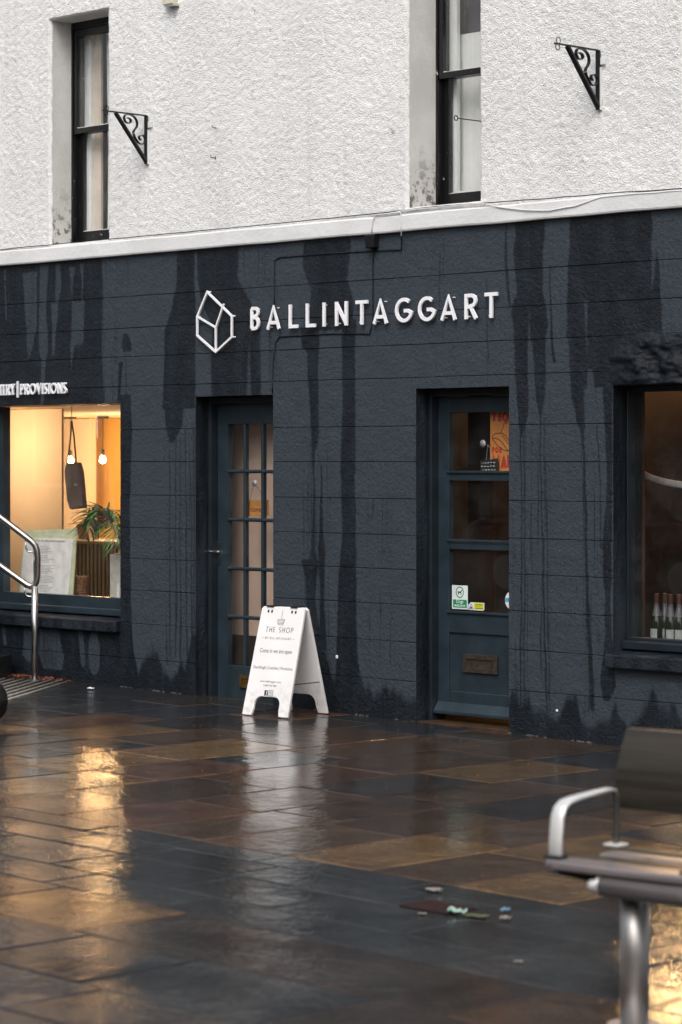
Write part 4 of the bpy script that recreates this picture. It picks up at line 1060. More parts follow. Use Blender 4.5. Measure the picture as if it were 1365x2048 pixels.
# menu board leaning in the window
ym = .34
def quad_solid(name, pts, Y, th, m, parent=None, lean=.0):
    bm = BM(); q = [P(a, b, Y) for a, b in pts]; f = [bm.verts.new(v) for v in q]; g = [bm.verts.new(v+Vector((0, th, 0))) for v in q]
    bm.faces.new(f); bm.faces.new(g[::-1])
    for i in range(len(q)): bm.faces.new((f[i], g[i], g[(i+1) % len(q)], f[(i+1) % len(q)]))
    return obj(name, bm, m, parent)
mb = thing('menu_board', 'green backed white menu sheet standing inside the lit window', 'menu')
quad_solid('green_card', [(33, 1192), (146, 1192), (155, 1057), (52, 1061)], ym, .006, simple('lime_green_card', (.60, .63, .40, 1), .6), mb)
quad_solid('menu_sheet', [(39, 1190), (137, 1190), (147, 1078), (74, 1079)][:2]+[(147, 1078), (50, 1076)], ym-.003, .002, simple('white_paper', (.80, .79, .75, 1), .7), mb)
def face_text(t, px, py, Y, size, m, parent, width=None, name='print', rot=0):
    c = P(px, py, Y); return obj(name, text_bm(t, size, Matrix.Translation(c) @ Matrix.Rotation(rot, 4, 'Y'), .0008, width), m, parent)
face_text('FOOD AT BALLINTAGGART', 99, 1084, ym-.0042, .022, M_ink, mb, width=.40, rot=0)
face_text('FRESH PROVISIONS', 104, 1071, ym-.0012, .016, M_board, mb, width=.28)
bm = BM(); random.seed(3)
for i in range(30):
    y_ = 1093+i*3.1
    if i in (5, 11, 18, 24): continue
    c = P(84, y_, ym-.0042); L = random.uniform(.08, .20); stroke(bm, [(c.x-L*.2, c.z), (c.x+L*.8, c.z)], .0035, c.y, c.y+.001)
tag(obj('print', bm, M_inkl, mb), kind='stuff')
# tote bag hanging
yt = .75; tb = thing('tote_bag', 'grey cloth bag hanging on a long strap inside the lit window', 'bag')
M_tote = simple('grey_canvas', (.24, .20, .19, 1), .9, var=.15, scale=6, bump=.002, bscale=20)
o = quad_solid('bag_body', [(139, 1019), (166, 1016), (160, 945), (155, 925), (133, 925), (128, 940), (133, 1000)], yt, .05, M_tote, tb); bv = o.modifiers.new('b', 'BEVEL'); bv.width = .012; bv.segments = 3
bm = BM(); a = P(135, 928, yt+.02); b = P(144, 842, yt+.02); c = P(153, 928, yt+.02); tube(bm, [a, a.lerp(b, .6)+Vector((.006, 0, 0)), b, c.lerp(b, .6)+Vector((.008, 0, 0)), c], .008, 6, flat=(1, .4)); obj('strap', bm, M_tote, tb)
bm = BM(); tube(bm, [P(144, 843, yt+.02), Vector((P(144, 843, yt+.02).x, yt+.02, 2.125))], .003, 6); obj('hook', bm, M_iron, tb)
face_text('BA', 152, 972, yt-.002, .030, M_board, tb)
# paper bag on the counter, basket, planter, palm
pb = quad_solid('paper_bag', [(158, 1080.5), (179, 1080.5), (175, 1046), (153, 1048)], 3.15, .10, simple('brown_grey_paper', (.16, .12, .09, 1), .8, var=.4, scale=9)); tag(pb, 'small brown paper bag standing on the boarded counter', 'paper bag')
c = P(152, 1186, .42); bk = thing('wicker_basket', 'brown wicker basket beside the menu sheet', 'basket', (c.x, .46, P(130, 1194, .3).z))
bm = BM(); lathe(bm, [(.055, .002), (.062, .06), (.068, .15)], 18); obj('basket_body', bm, simple('wicker', (.24, .12, .055, 1), .8, var=.5, scale=60, bump=.004, bscale=90), bk)
bm = BM()
for k in range(9): 
    r = .057+k*.0013; tube(bm, [(r*math.cos(a), r*math.sin(a), .012+k*.0155) for a in np.linspace(0, 2*PI, 19)], .0045, 5)
obj('weave', bm, bpy.data.materials['wicker'], bk)
zs_ = P(130, 1194, .3).z
c = P(247, 1190, .40); pl = thing('palm_plant', 'green palm in a pale square planter at the right end of the lit window', 'plant', (c.x+.02, .40, zs_))
obj('planter', bx(-.085, .10, -.075, .075, 0, P(238, 1108, .4).z-zs_), simple('pale_planter', (.50, .49, .42, 1), .5), pl, bevel=.006)
zp = P(238, 1108, .4).z-zs_
obj('soil', bx(-.075, .09, -.065, .065, zp+.001, zp+.006), M_mortar, pl)
M_leaf = simple('palm_leaf', (.09, .25, .055, 1), .35, var=.45, scale=22); M_leaf2 = simple('pale_palm_leaf', (.10, .16, .04, 1), .4, var=.3, scale=22)
random.seed(11)
crown = P(233, 1043, .42)-pl.location
for k in range(17):
    az = random.uniform(PI*.62, PI*1.42) if k < 10 else random.uniform(-1, 1); elv = random.uniform(.0, 1.3); L = random.uniform(.20, .33)
    st_ = Vector((random.uniform(-.02, .02), random.uniform(-.02, .02), zp)); pts = []
    hx = Vector((math.cos(az), math.sin(az)*.6, 0))
    top = Vector((crown.x, crown.y, crown.z-.04))+hx*.03
    pts = [st_, st_.lerp(top, .5)+hx*.01, top]
    for i in range(1, 9):
        t = i/8; pts.append(top+hx*(L*t*math.cos(elv*(1-t*.4)))+Vector((0, 0, L*(math.sin(elv)*t-.55*t*t*t))))
    bm = BM(); tube(bm, pts, [.004]*3+[.0035-.0003*i for i in range(8)], 5); fr = obj('frond', bm, M_leaf, pl)
    bm = BM()
    for i in range(3, 11):
        p = pts[i]; tdir = (pts[min(i+1, 10)]-pts[i-1]).normalized(); side = tdir.cross(Vector((0, 0, 1))).normalized()
        for sgn in (-1, 1):
            ln = random.uniform(.15, .25)*(1.05-.5*abs((i-5)/6)); dirv = (tdir*.75+side*sgn*.8+Vector((0, 0, random.uniform(-.15, .25)))).normalized()
            wv = dirv.cross(Vector((0, .3, 1))).normalized(); pr = None; rows_ = []
            for j in range(6):
                u = j/5; q = p+dirv*ln*u+Vector((0, 0, -.05*u*u)); hw_ = .0095*math.sin(PI*min(1, u*.92+.08))**.8
                rows_.append((bm.verts.new(q-wv*hw_), bm.verts.new(q-Vector((0, 0, .003))), bm.verts.new(q+wv*hw_)))
            for r0, r1 in zip(rows_, rows_[1:]):
                bm.faces.new((r0[0], r1[0], r1[1], r0[1])); bm.faces.new((r0[1], r1[1], r1[2], r0[2]))
    obj('leaflets', bm, M_leaf if k % 4 else M_leaf2, fr, smooth=True)

# ------------------------------------------------------------------ signs and stickers in the doors
yg = YD+.035
def sucker(px, py, Y, label):
    c = P(px, py, Y); bm = BM(); lathe(bm, [(.024, 0), (.023, .003), (.012, .006), (.007, .010), (.007, .016)], 20)
    M = Matrix.Translation(c) @ Matrix.Rotation(-PI/2, 4, 'X')
    for v in bm.verts: v.co = M @ v.co
    o = obj('suction_cup', bm, simple('clear_rubber', (.42, .43, .45, 1), .2, coat=1), smooth=True); return tag(o, label, 'suction cup')
sucker(509, 966, yg-.008, 'clear suction cup holding the OPEN sign in the small paned door')
os_ = thing('open_sign', 'small orange tan OPEN sign hung inside the small paned door', 'sign')
quad_solid('sign_board', [(497, 1032), (538, 1031), (537, 1000), (497, 1001)], yg+.015, .005, simple('tan_card', (.50, .22, .055, 1), .6), os_)
face_text('OPEN', 517, 1024, yg+.0142, .036, M_inkb, os_, width=.15)
bm = BM(); hm = P(517, 1008, yg+.0142); stroke(bm, [(hm.x-.012, hm.z-.010), (hm.x-.012, hm.z+.006), (hm.x, hm.z+.016), (hm.x+.012, hm.z+.006), (hm.x+.012, hm.z-.010)], .002, hm.y-.0005, hm.y, True); obj('print', bm, M_inkb, os_)
bm = BM(); a = P(509, 966, yg+.012); tube(bm, [P(499, 1001, yg+.012), a], .0014, 5); tube(bm, [a, P(533, 1001, yg+.012)], .0014, 5); obj('string', bm, M_rust, os_)
# door 2
sucker(966, 887, yg-.002, 'clear suction cup near the top of the wide paned door')
bo = thing('small_blackboard', 'small black hand lettered card hung under the suction cup in the right door', 'sign')
quad_solid('card', [(961, 945), (997, 942), (996, 917), (960, 921)], yg+.02, .004, M_inkb, bo)
bm = BM(); random.seed(5)
for r_, (a, b) in enumerate(((964, 926), (963, 933), (965, 940))):
    q = [P(a+i*1.15, b-.03*i+random.uniform(-1.2, 1.2), yg+.0192) for i in range(26)]
    for s_ in range(0, 25, 5): stroke(bm, [(v.x, v.z) for v in q[s_:s_+4]], .0022, q[0].y, q[0].y+.0006)
tag(obj('print', bm, M_board, bo), kind='stuff')
bm = BM(); tube(bm, [P(973, 920, yg+.018), P(976, 890, yg+.01), P(967, 887, yg+.008)], .0013, 5); tube(bm, [P(982, 920, yg+.018), P(981, 896, yg+.01), P(976, 890, yg+.01)], .0013, 5); obj('string', bm, M_inkl, bo)
po = thing('poster', 'orange poster with red block letters and a black line drawing in the right door', 'poster')
M_org = simple('orange_print', (.62, .24, .05, 1), .6, var=.06); M_red = simple('red_print', (.45, .035, .02, 1), .6, var=.1)
yp = yg+.04
quad_solid('sheet', [(981, 944), (1046, 942), (1046, 823), (981, 824)], yp, .001, M_org, po)
def block_word(t, x0, x1, yb, yt_, sp=.14, st=.30):
    bm = BM(); a = P(x0, yb, yp-.0006); b = P(x1, yt_, yp-.0006); hgt = b.z-a.z
    word(bm, t, st, a.x, a.z, hgt, sp, a.y, a.y+.0004, None, fit=b.x-a.x); obj('print', bm, M_red, po)
# heavy condensed lettering
def glyph_extra(): pass
block_word('TE', 984, 1004, 843, 825); 
bm = BM(); a = P(1011, 834, yp-.0006); stroke(bm, [(a.x+.019*math.cos(t), a.z+.024*math.sin(t)) for t in np.linspace(0, 2*PI, 17)[:-1]], .014, a.y, a.y+.0004, True); b = P(1013, 848, yp-.0011); stroke(bm, [(a.x+.004, a.z-.012), (b.x+.004, b.z)], .012, b.y, b.y+.0004); obj('print', bm, M_red, po)
bm = BM(); a = P(1018, 826, yp-.0006); stroke(bm, [(a.x, a.z), (a.x, a.z-.035), (a.x+.012, a.z-.048), (a.x+.026, a.z-.035), (a.x+.026, a.z)], .012, a.y, a.y+.0004); obj('print', bm, M_red, po)
block_word('ILA', 1027, 1044, 843, 825)
block_word('POR', 985, 1004, 906, 894)
bm = BM(); a = P(985, 936, yp-.0006); b = P(1000, 910, yp-.0006); h_ = b.z-a.z; w_ = b.x-a.x
stroke(bm, [(a.x+w_*.12, a.z), (a.x+w_*.12, b.z), (a.x+w_*.5, a.z+h_*.4), (a.x+w_*.88, b.z), (a.x+w_*.88, a.z)], .014, a.y, a.y+.0004); obj('print', bm, M_red, po)
block_word('AL', 1003, 1022, 936, 910)
bm = BM()
def curve2(pts, w=.0042, k=0):
    stroke(bm, [(P(a, b, yp).x, P(a, b, yp).z) for a, b in pts], w, yp-.0009-.0003*k, yp-.0004)
curve2([(1018, 842), (1012, 842), (1009, 848), (1006, 856), (1003, 865)]); curve2([(985, 873), (990, 868), (998, 866), (1006, 867), (1012, 871), (1018, 880), (1026, 890)], k=1)
curve2([(985, 873), (986, 878), (991, 886), (998, 893), (1006, 899), (1014, 902), (1020, 900)], k=2); curve2([(986, 877), (992, 876), (1000, 880), (1008, 889), (1016, 901)], k=3)
curve2([(1005, 870), (1011, 878), (1018, 888)], .003, 4); obj('drawing', bm, M_inkb, po)
# stickers
ys_ = YD+.0185
sk = thing('dogs_welcome_sticker', 'green and white Dogs welcome sticker low in the right door glass', 'sticker')
quad_solid('sticker_sheet', [(904.5, 1217.5), (936, 1219), (936, 1171.5), (904.5, 1170)], ys_, .001, simple('white_vinyl', (.70, .76, .76, 1), .4), sk)
M_grn = simple('green_vinyl', (.005, .26, .10, 1), .4, var=.03)
quad_solid('print', [(906.5, 1214.5), (934, 1216), (934, 1200), (906.5, 1198.5)], ys_-.0006, .0005, M_grn, sk)
face_text('Dogs', 920, 1206, ys_-.0012, .030, M_board, sk, width=.058); face_text('welcome', 920, 1213.5, ys_-.0012, .028, M_board, sk, width=.095)
bm = BM(); a = P(920, 1184.5, ys_-.0006); stroke(bm, [(a.x+.031*math.cos(t), a.z+.033*math.sin(t)) for t in np.linspace(0, 2*PI, 25)[:-1]], .0065, a.y, a.y+.0005, True); obj('print', bm, M_grn, sk)
bm = BM(); s_ = .001
dog = [(-16, 4), (-18, 9), (-16, 5), (8, 5), (12, 12), (18, 14), (22, 10), (15, 7), (12, 0), (12, -14), (8, -14), (7, -3), (-8, -3), (-10, -14), (-14, -14), (-13, -2)]
prism(bm, [(a.x+u*s_*1.05, a.z+v*s_*1.05) for u, v in dog], a.y-.0006, a.y+.0004); obj('print', bm, M_inkb, sk)
cs = thing('cctv_sticker', 'small yellow CCTV warning sticker beside the green one', 'sticker')
M_yel = simple('yellow_vinyl', (.62, .62, .03, 1), .4, var=.03)
quad_solid('sticker_sheet', [(937, 1219.5), (967, 1221.5), (969, 1219), (969, 1206), (942, 1204.5), (937, 1210)], ys_, .001, bpy.data.materials['white_vinyl'], cs)
quad_solid('print', [(949, 1218.5), (967.5, 1219.5), (967.5, 1206.8), (948, 1206)], ys_-.0005, .0004, M_yel, cs)
face_text('CCTV', 958, 1213, ys_-.001, .022, M_inkb, cs, width=.05); face_text('in operation', 958, 1217.8, ys_-.001, .014, M_inkb, cs, width=.07)
bm = BM(); v = [P(*p, ys_-.0006) for p in ((938.6, 1217.6), (947, 1218), (942.6, 1207.5))]; stroke(bm, [(p.x, p.z) for p in v], .0035, v[0].y, v[0].y+.0004, True); obj('print', bm, M_inkb, cs)
bm = BM(); c_ = (v[0]+v[1]+v[2])/3; prism(bm, [(c_.x-.008, c_.z-.008), (c_.x+.009, c_.z-.004), (c_.x+.004, c_.z+.004), (c_.x-.006, c_.z+.002)], c_.y-.0005, c_.y+.0003); obj('print', bm, M_inkb, cs)
rs_ = thing('round_sticker', 'round white and blue sticker half hidden at the right edge of the door glass', 'sticker')
a = P(1024, 1201, ys_); R = .056
bm = BM(); prism(bm, [(a.x+R*math.cos(t), a.z+R*1.0*math.sin(t)) for t in np.linspace(0, 2*PI, 33)[:-1]], ys_, ys_+.001); obj('sticker_disc', bm, M_board, rs_)
bm = BM(); prism(bm, [(a.x-R*.97, a.z-.010), (a.x+R*.97, a.z-.010), (a.x+R*.95, a.z+.014), (a.x-R*.95, a.z+.014)], ys_-.0005, ys_-.0001); obj('print', bm, simple('blue_vinyl', (.10, .42, .62, 1), .4), rs_)
# right door: a pale bar added for a reflection, and a plank edge
for (q, Yq, th, lab, cat, nm, mm) in (([(917, 943), (1030, 940), (1030, 930), (917, 936)], .9, .03, 'pale bar standing in for a reflection low in the top pane of the right door', 'reflection', 'reflection_bar', simple('pale_reflection', (.42, .38, .32, 1), .6)),):
    tag(quad_solid(nm, q, Yq, th, mm), lab, cat)
obj('inner_door', bx(PX(905, .6), PX(958, .75), .75, .79, 0, 2.1), simple('brown_panelling', (.055, .028, .015, 1), .55, var=.15, scale=3), bld)
obj('inner_door', bx(PX(958, .75)+.012, PX(985, .75), .75, .79, 0, 2.1), bpy.data.materials['brown_panelling'], bld)

# ------------------------------------------------------------------ wine bottles in the right window
M_green = simple('bottle_glass', (.006, .010, .003, 1), .08, coat=1, var=.3); M_foil = simple('copper_foil', (.075, .032, .018, 1), .4, metal=.4, var=.2)
M_silver = simple('silver_neck_label', (.10, .10, .105, 1), .4, metal=.3); M_label = simple('cream_label', (.30, .32, .31, 1), .6)
zsill = OP['win_r'][2]+.051
def bottle():
    b = thing('wine_bottle', None, 'bottle')
    bm = BM(); lathe(bm, [(.034, 0), (.037, .006), (.037, .12), (.034, .145), (.024, .185), (.015, .22), (.0135, .29), (.0145, .292), (.0145, .30)], 20); obj('glass_body', bm, M_green, b, smooth=True)
    bm = BM(); lathe(bm, [(.0152, .245), (.0155, .301)], 16); obj('foil_cap', bm, M_foil, b)
    bm = BM(); lathe(bm, [(.0290, .170), (.0157, .225), (.0148, .244)], 16); obj('neck_label', bm, M_silver, b)
    bm = BM(); n = 14; V = [[bm.verts.new((.0376*math.cos(t), .0376*math.sin(t), z)) for z in (.015, .095)] for t in np.linspace(-PI*.5-.75, -PI*.5+.75, n)]
    for p, q in zip(V, V[1:]): bm.faces.new((p[0], q[0], q[1], p[1]))
    obj('label', bm, M_label, b); return b
def copy_tree(o):
    c = o.copy(); COL.objects.link(c)
    for ch in list(o.children):
        d = ch.copy(); COL.objects.link(d); d.parent = c
        for g in list(ch.children): e = g.copy(); COL.objects.link(e); e.parent = d
    return c
b0 = bottle(); bl = [(1314, .28, -.5, 'wine bottle nearest the left of the row in the dark right window'), (1331, .33, .25, 'wine bottle set back between the first two front bottles in the right window'), (1342, .27, .1, 'front wine bottle second from the left in the right window, label facing out'),
     (1359, .29, .2, 'front wine bottle at the right edge of the photograph in the right window'), (1378, .31, 0., 'wine bottle hidden just past the right edge of the photograph')]
for i, (px, Yb, rz, lab) in enumerate(bl):
    b = b0 if i == 0 else copy_tree(b0)
    b.location = (PX(px, Yb), Yb, zsill); b.rotation_euler = (0, 0, rz+TH*.6); b['label'] = lab; b['group'] = 'wine bottles on the inner sill'
bm = BM(); tube(bm, [P(a, b, .6) for a, b in ((1283, 944), (1292, 951), (1305, 957), (1325, 963), (1350, 968), (1380, 972), (1420, 973))], .021, 8, flat=(1, .5))  # solid strip modelled in place of a reflection on the glass
tag(obj('curved_reflection', bm, simple('pale_reflection_strip', (.62, .62, .60, 1), .5), smooth=True), 'pale curved strip standing in for a reflection across the dark right window', 'rail')
# warm lamps further along inside the right-hand room (past the edge of the picture)
lamp(1330, 905, 828, 'glowing pendant bulb high in the dark right room, above the view through the window', 2.6, 2.2, 'pendant bulbs in the right room', 2.799, 2.50)
lamp(1352, 905, 828, 'second glowing pendant bulb high in the dark right room', 1.7, 1.6, 'pendant bulbs in the right room', 2.799, 2.45)
lamp(1390, 905, 828, 'third glowing pendant bulb high in the dark right room, far back', 3.4, 9, 'pendant bulbs in the right room', 2.799, 2.50)

# ------------------------------------------------------------------ bench in the foreground
PH = math.radians(40); bb = RV*math.cos(PH)-WV*math.sin(PH); bn = RV*math.sin(PH)+WV*math.cos(PH)
tn = 8.25; nose = CAM+_ray(1079)*tn; nose.z = CAMH-(1719-YH)/FPX*tn
gzb = gz(nose.x+.4)
bench = thing('bench', 'weathered dark wooden bench with pale metal armrests, out of focus at the lower right', 'bench', (nose.x, nose.y, gzb))
bench.rotation_euler = (0, 0, math.atan2(bb.y, bb.x))
hz = nose.z-gzb
def weather(name, lo, hi, coat=.5):
    q = NT(name); f = q.noise(1., 5, .65, vec=q.pos(True), stretch=(1.2, 40, 40)); c = q.mix(q.mapr(f, .3, .7), lo, hi)
    g = q.mapr(q.noise(9, 3, .6, vec=q.pos(True)), .58, .7); c = q.mix(q.math('MULTIPLY', g, .5), c, (.035, .045, .012, 1))
    q.set('Base Color', c).set('Roughness', .48).set('Coat Weight', coat).set('Coat Roughness', .25).set('Specular IOR Level', .35); q.set('Normal', q.bump(f, .002)); return q.m
M_tim = weather('wet_grey_timber', (.10, .088, .088, 1), (.21, .185, .19, 1)); M_tim2 = weather('wet_dark_timber', (.010, .008, .006, 1), (.030, .024, .017, 1), .2)
LB_ = 1.95
def plank(name, y0, y1, z0, z1, m, x0=0., x1=LB_, r=.012):
    o = obj(name, bx(x0, x1, y0, y1, z0, z1), m, bench); b = o.modifiers.new('b', 'BEVEL'); b.width = r; b.segments = 4
    for p in o.data.polygons: p.use_smooth = False
    return o
# front board with a rounded nose end
bm = BM(); pts = [(.0, .035), (.012, .012), (.05, 0), (LB_, 0), (LB_, .115), (.07, .115), (.015, .085)]
lo = [bm.verts.new((u, v, hz-.028)) for u, v in pts]; hi = [bm.verts.new((u, v, hz)) for u, v in pts]
bm.faces.new(lo[::-1]); bm.faces.new(hi)
for i in range(len(pts)): bm.faces.new((lo[i], lo[(i+1) % len(pts)], hi[(i+1) % len(pts)], hi[i]))
obj('seat_board', bm, M_tim, bench, bevel=.008)
plank('seat_board', .135, .225, hz-.03, hz-.004, M_tim2, .05); plank('seat_board', .245, .335, hz-.03, hz-.002, M_tim, .05); plank('seat_board', .355, .43, hz-.03, hz, M_tim2, .05)
bm = BM(); tube(bm, [(.22, .028, hz-.062), (LB_-.1, .028, hz-.062)], .034, 18, flat=(1., 1.)); obj('front_beam', bm, M_tim, bench, smooth=True)
bm = BM(); tube(bm, [(.205, .028, hz-.062), (.22, .028, hz-.062)], .030, 18); tube(bm, [(.175, .028, hz-.068), (.205, .028, hz-.062)], .020, 14); obj('beam_cap', bm, M_alu, bench, smooth=True)
bm = BM(); box(bm, .02, .24, .06, .41, hz-.075, hz-.031)
for v in bm.verts:
    if v.co.z < hz-.06 and v.co.x < .1: v.co.z += .025; 
obj('end_bracket', bm, M_tim2, bench, bevel=.008)
# back board, convex
zb0, zb1 = hz+.122, hz+.372; bm = BM(); prof = []
for t in np.linspace(0, 1, 9): prof.append((.405+.075*t+(-.018*math.sin(PI*t)), zb0+(zb1-zb0)*t))
for t in np.linspace(1, 0, 9): prof.append((.445+.075*t+(-.014*math.sin(PI*t)), zb0+(zb1-zb0)*t))
A = [bm.verts.new((.0, u, v)) for u, v in prof]; B = [bm.verts.new((LB_-.1, u, v)) for u, v in prof]; bm.faces.new(A[::-1]); bm.faces.new(B)
for i in range(len(prof)): bm.faces.new((A[i], A[(i+1) % len(prof)], B[(i+1) % len(prof)], B[i]))
obj('backrest', bm, M_tim2, bench, bevel=.006)
M_dksteel = simple('dull_dark_steel', (.09, .085, .08, 1), .5, metal=.6)
def armrest(x):
    bm = BM(); w = .024; ctr = [(.055, hz+.004), (.058, hz+.06), (.066, hz+.125), (.082, hz+.155), (.11, hz+.170), (.16, hz+.177), (.27, hz+.184), (.35, hz+.187), (.382, hz+.180), (.395, hz+.16), (.395, hz+.05), (.39, hz+.003)]
    V = [(bm.verts.new((x-w_, u, v)), bm.verts.new((x+w_, u, v))) for (u, v), w_ in zip(ctr[:9], [w]*5+[w*.95, w*.8, w*.6, w*.5])]
    for p, q in zip(V, V[1:]): bm.faces.new((p[0], p[1], q[1], q[0]))
    o = obj('armrest', bm, M_alu, bench, smooth=True); s = o.modifiers.new('s', 'SOLIDIFY'); s.thickness = .011; s.offset = 0
    b = o.modifiers.new('b', 'BEVEL'); b.width = .003
    bm = BM(); tube(bm, [(x, v_[0], v_[1]) for v_ in ctr[8:]], .011, 8); obj('rear_leg', bm, M_dksteel, o, smooth=True)
    for yy in (.055, .39):
        bm = BM(); box(bm, x-.032, x+.032, yy-.028, yy+.028, hz+.0005, hz+.010); obj('arm_foot', bm, M_alu if yy > .1 else M_iron, o, bevel=.004)
armrest(.022); armrest(.525); armrest(1.03); armrest(1.53)
for x in (.275, 1.5):
    bm = BM(); tube(bm, [(x, .12, 0.006), (x, .12, hz-.075)], .0445, 24); obj('post', bm, M_steel_d, bench, smooth=True)
    bm = BM(); lathe(bm, [(.085, 0), (.085, .006)], 24, (x, .12, 0)); obj('base_plate', bm, M_steel_d, bench)
    bm = BM(); box(bm, x-.03, x+.03, .02, .42, hz-.075, hz-.032); obj('cross_bearer', bm, M_tim2, bench)
    bm = BM(); tube(bm, [(x, .40, hz-.06), (x, .50, hz-.02), (x, .56, zb1-.05)], .016, 10); obj('back_bracket', bm, M_steel_d, bench)

# ------------------------------------------------------------------ drain, litter, leaves
dg = thing('drain_grate', 'rusty red slotted drain grate set in the grey setts', 'drain cover', tuple(G(877, 1815)))
M_dr = simple('rusty_grate', (.045, .018, .016, 1), .45, var=.3, scale=30, coat=.6)
gx_, gy_ = .13, .09
bm = BM(); box(bm, -gx_, gx_, -gy_, gy_, -.002, .001)
for v in bm.verts: v.co.z += -.015*v.co.x
obj('frame_plate', bm, SL_CH, dg)
for i in range(7):
    y_ = -gy_+.012+i*(2*gy_-.024)/6; bm = BM(); box(bm, -gx_+.006, gx_-.006, y_-.006, y_+.006, .002, .006)
    for v in bm.verts: v.co.z += -.015*v.co.x
    obj('bar', bm, M_dr, dg)
def scrap(name, px, py, sx, sy, m, label, cat='litter', h=.012, rz=.4):
    bm = BM(); n = 7; V = [[bm.verts.new(((i/(n-1)-.5)*sx, (j/(n-1)-.5)*sy, .003+h*max(0, .5+.8*noise.noise(Vector((i*.7+px, j*.7, py)))))) for j in range(n)] for i in range(n)]
    for i in range(n-1):
        for j in range(n-1): bm.faces.new((V[i][j], V[i+1][j], V[i+1][j+1], V[i][j+1]))
    o = obj(name, bm, m, smooth=True); s = o.modifiers.new('s', 'SOLIDIFY'); s.thickness = .002; o.location = G(px, py); o.rotation_euler = (0, 0, rz); return tag(o, label, cat)
M_pk = simple('pale_aqua_wrapper', (.26, .38, .34, 1), .4, var=.5, scale=50); M_lg = simple('lime_wrapper', (.10, .11, .045, 1), .4, var=.3); M_bl = simple('blue_wrapper', (.12, .24, .32, 1), .4); M_pa = simple('wet_paper', (.24, .20, .17, 1), .6)
scrap('crumpled_wrapper', 915, 1830, .075, .06, M_pk, 'flattened pale green wrapper on the grey setts by the drain', h=.03, rz=TH)
q = G(915, 1830); bm = BM()
for k in (-.016, -.004, .004, .014): box(bm, k, k+.006, -.02, .02, .030, .0312, Matrix.Translation(q) @ Matrix.Rotation(TH, 4, 'Z'))
tag(obj('wrapper_band', bm, simple('dark_green_print', (.03, .10, .07, 1), .5)), 'dark print stripes on the pale green wrapper', 'litter') if 0 else bm.free()
scrap('crumpled_wrapper', 950, 1834, .10, .05, M_lg, 'small lime green wrapper right of the pale green one', h=.006, rz=.2)
scrap('crumpled_wrapper', 1011, 1826, .035, .03, M_bl, 'tiny blue scrap on the grey setts', h=.02)
scrap('crumpled_wrapper', 1012, 1840, .04, .04, M_pa, 'small pinkish scrap just below the blue one', h=.012)
scrap('paper_scrap', 869, 1786, .06, .045, M_pa, 'crumpled pinkish white paper scrap above the drain', h=.022)
scrap('paper_scrap', 182, 1380, .04, .03, M_board, 'white paper scrap on the paving near the foot of the handrail', h=.018)
scrap('paper_scrap', 1038, 1927, .03, .018, M_pa, 'tiny white scrap on the setts below the drain', h=.008)
scrap('paper_scrap', 845, 1830, .03, .02, M_pa, 'tiny pale scrap left of the green wrapper', h=.008)
bm = BM(); random.seed(21)
for i in range(150):
    a, b = (random.uniform(12, 150), random.uniform(1346, 1364)) if i < 90 else (random.uniform(100, 1250), random.uniform(1370, 1600))
    if i < 90 and b > 1352+a*.09: b = 1350+a*.07
    p = G(a, b); s_ = random.uniform(.006, .02) if i < 90 else random.uniform(.002, .005)
    if p.y > -.02: p.y = -.02-random.random()*.05
    M = Matrix.Translation(p+Vector((0, 0, .004))) @ Euler((random.uniform(-.5, .5), random.uniform(-.5, .5), random.uniform(0, 6))).to_matrix().to_4x4()
    box(bm, -s_, s_, -s_*.6, s_*.6, -.001, .001, M)
tag(obj('leaf_litter', bm, simple('red_brown_leaves', (.16, .045, .025, 1), .5, var=.7, scale=30)), 'red brown leaf litter and grit scattered along the foot of the wall', 'leaves', kind='stuff')

# ------------------------------------------------------------------ behind the camera: parked car and houses (seen in the glass)
M_car = simple('maroon_car_paint', (.13, .018, .018, 1), .25, coat=1, var=.1); M_cg = simple('car_glass', (.010, .010, .011, 1), .35)
car = thing('parked_car', 'maroon hatchback parked across the street, seen only mirrored in the shop glass', 'car', (-7.4, -11.0, gz(-7.4)-.05))
side = [(-2.05, .32), (-2.08, .60), (-2.0, .82), (-1.85, .92), (1.0, .92), (1.75, .82), (2.05, .68), (2.1, .45), (2.05, .30), (1.0, .22), (-1.0, .22)]
bm = BM(); prism(bm, side, -.82, .82); obj('body', bm, M_car, car, bevel=.05)
cab = [(-1.85, .922), (-1.55, 1.36), (-1.2, 1.45), (.1, 1.45), (.45, 1.36), (1.15, .922)]
bm = BM(); prism(bm, cab, -.76, .76)
for v in bm.verts:
    if v.co.z > 1.2: v.co.y *= .82
obj('cabin', bm, M_cg, car, bevel=.03)
bm = BM(); box(bm, -1.3, .2, -.60, .60, 1.455, 1.475); obj('roof_panel', bm, M_car, car, bevel=.02)
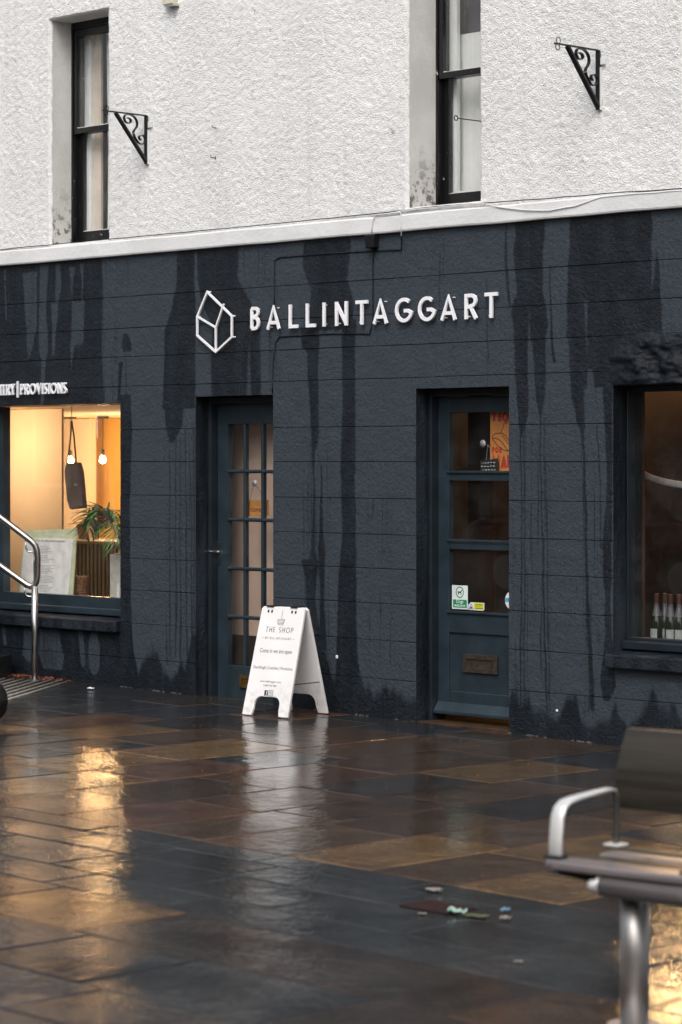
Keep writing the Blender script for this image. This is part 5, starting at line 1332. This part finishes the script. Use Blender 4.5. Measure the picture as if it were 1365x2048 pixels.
for x in (-1.3, 1.3):
    for y_ in (-.80, .80):
        bm = BM(); tube(bm, [(x, y_-.09, .31), (x, y_+.09, .31)], .31, 24); w_ = obj('wheel', bm, simple('tyre', (.02, .02, .02, 1), .8), car)
        bm = BM(); tube(bm, [(x, y_-.094, .31), (x, y_+.094, .31)], .2, 18); obj('rim', bm, M_alu, w_)
for y_ in (-.6, .6):
    bm = BM(); box(bm, 2.0, 2.09, y_-.15, y_+.15, .56, .68); obj('headlight', bm, M_label, car, bevel=.02)
    bm = BM(); box(bm, -2.10, -2.0, y_-.12, y_+.12, .62, .80); obj('tail_light', bm, M_red, car, bevel=.02)
M_hs = simple('brown_grey_stone', (.13, .115, .10, 1), .85, var=.35, scale=2.5, bump=.01, bscale=6)
def house(x, wdt, hgt):
    h = thing('stone_house', 'brown stone terraced house across the street, mirrored in the glass', 'house', (x, -17.0, gz(x)-.06), group='stone houses across the street')
    obj('wall', bx(-wdt/2, wdt/2, -7, 0, 0, hgt), M_hs, h)
    bm = BM(); a = [bm.verts.new(p) for p in ((-wdt/2, .3, hgt+.01), (wdt/2, .3, hgt+.01), (wdt/2, -3.5, hgt+2.6), (-wdt/2, -3.5, hgt+2.6), (-wdt/2, -7.3, hgt+.01), (wdt/2, -7.3, hgt+.01))]
    bm.faces.new((a[0], a[1], a[2], a[3])); bm.faces.new((a[3], a[2], a[5], a[4])); bm.faces.new((a[0], a[3], a[4])); bm.faces.new((a[1], a[5], a[2])); bm.faces.new((a[0], a[4], a[5], a[1]))
    obj('roof', bm, bpy.data.materials['slate'], h)
    for fz in (1.0, 3.6):
        for fx_ in (-wdt*.3, 0, wdt*.3):
            if fz == 1.0 and fx_ == 0: obj('door', bx(-.5, .5, .005, .05, 0, 2.1), M_joinery, h); continue
            w = obj('window', bx(fx_-.5, fx_+.5, .004, .05, fz, fz+1.4), M_band, h)
            obj('pane', bx(fx_-.42, fx_+.42, .052, .06, fz+.08, fz+1.32), M_cg, w)
    return h
h0 = house(-46, 8.2, 5.4)
for i in range(1, 9):
    h = copy_tree(h0); h.location = (-46+8.6*i, -17.0-(i % 3)*.25, gz(-46+8.6*i)-.06); h.scale = (1, 1, 1+.08*((i*7) % 3-1))
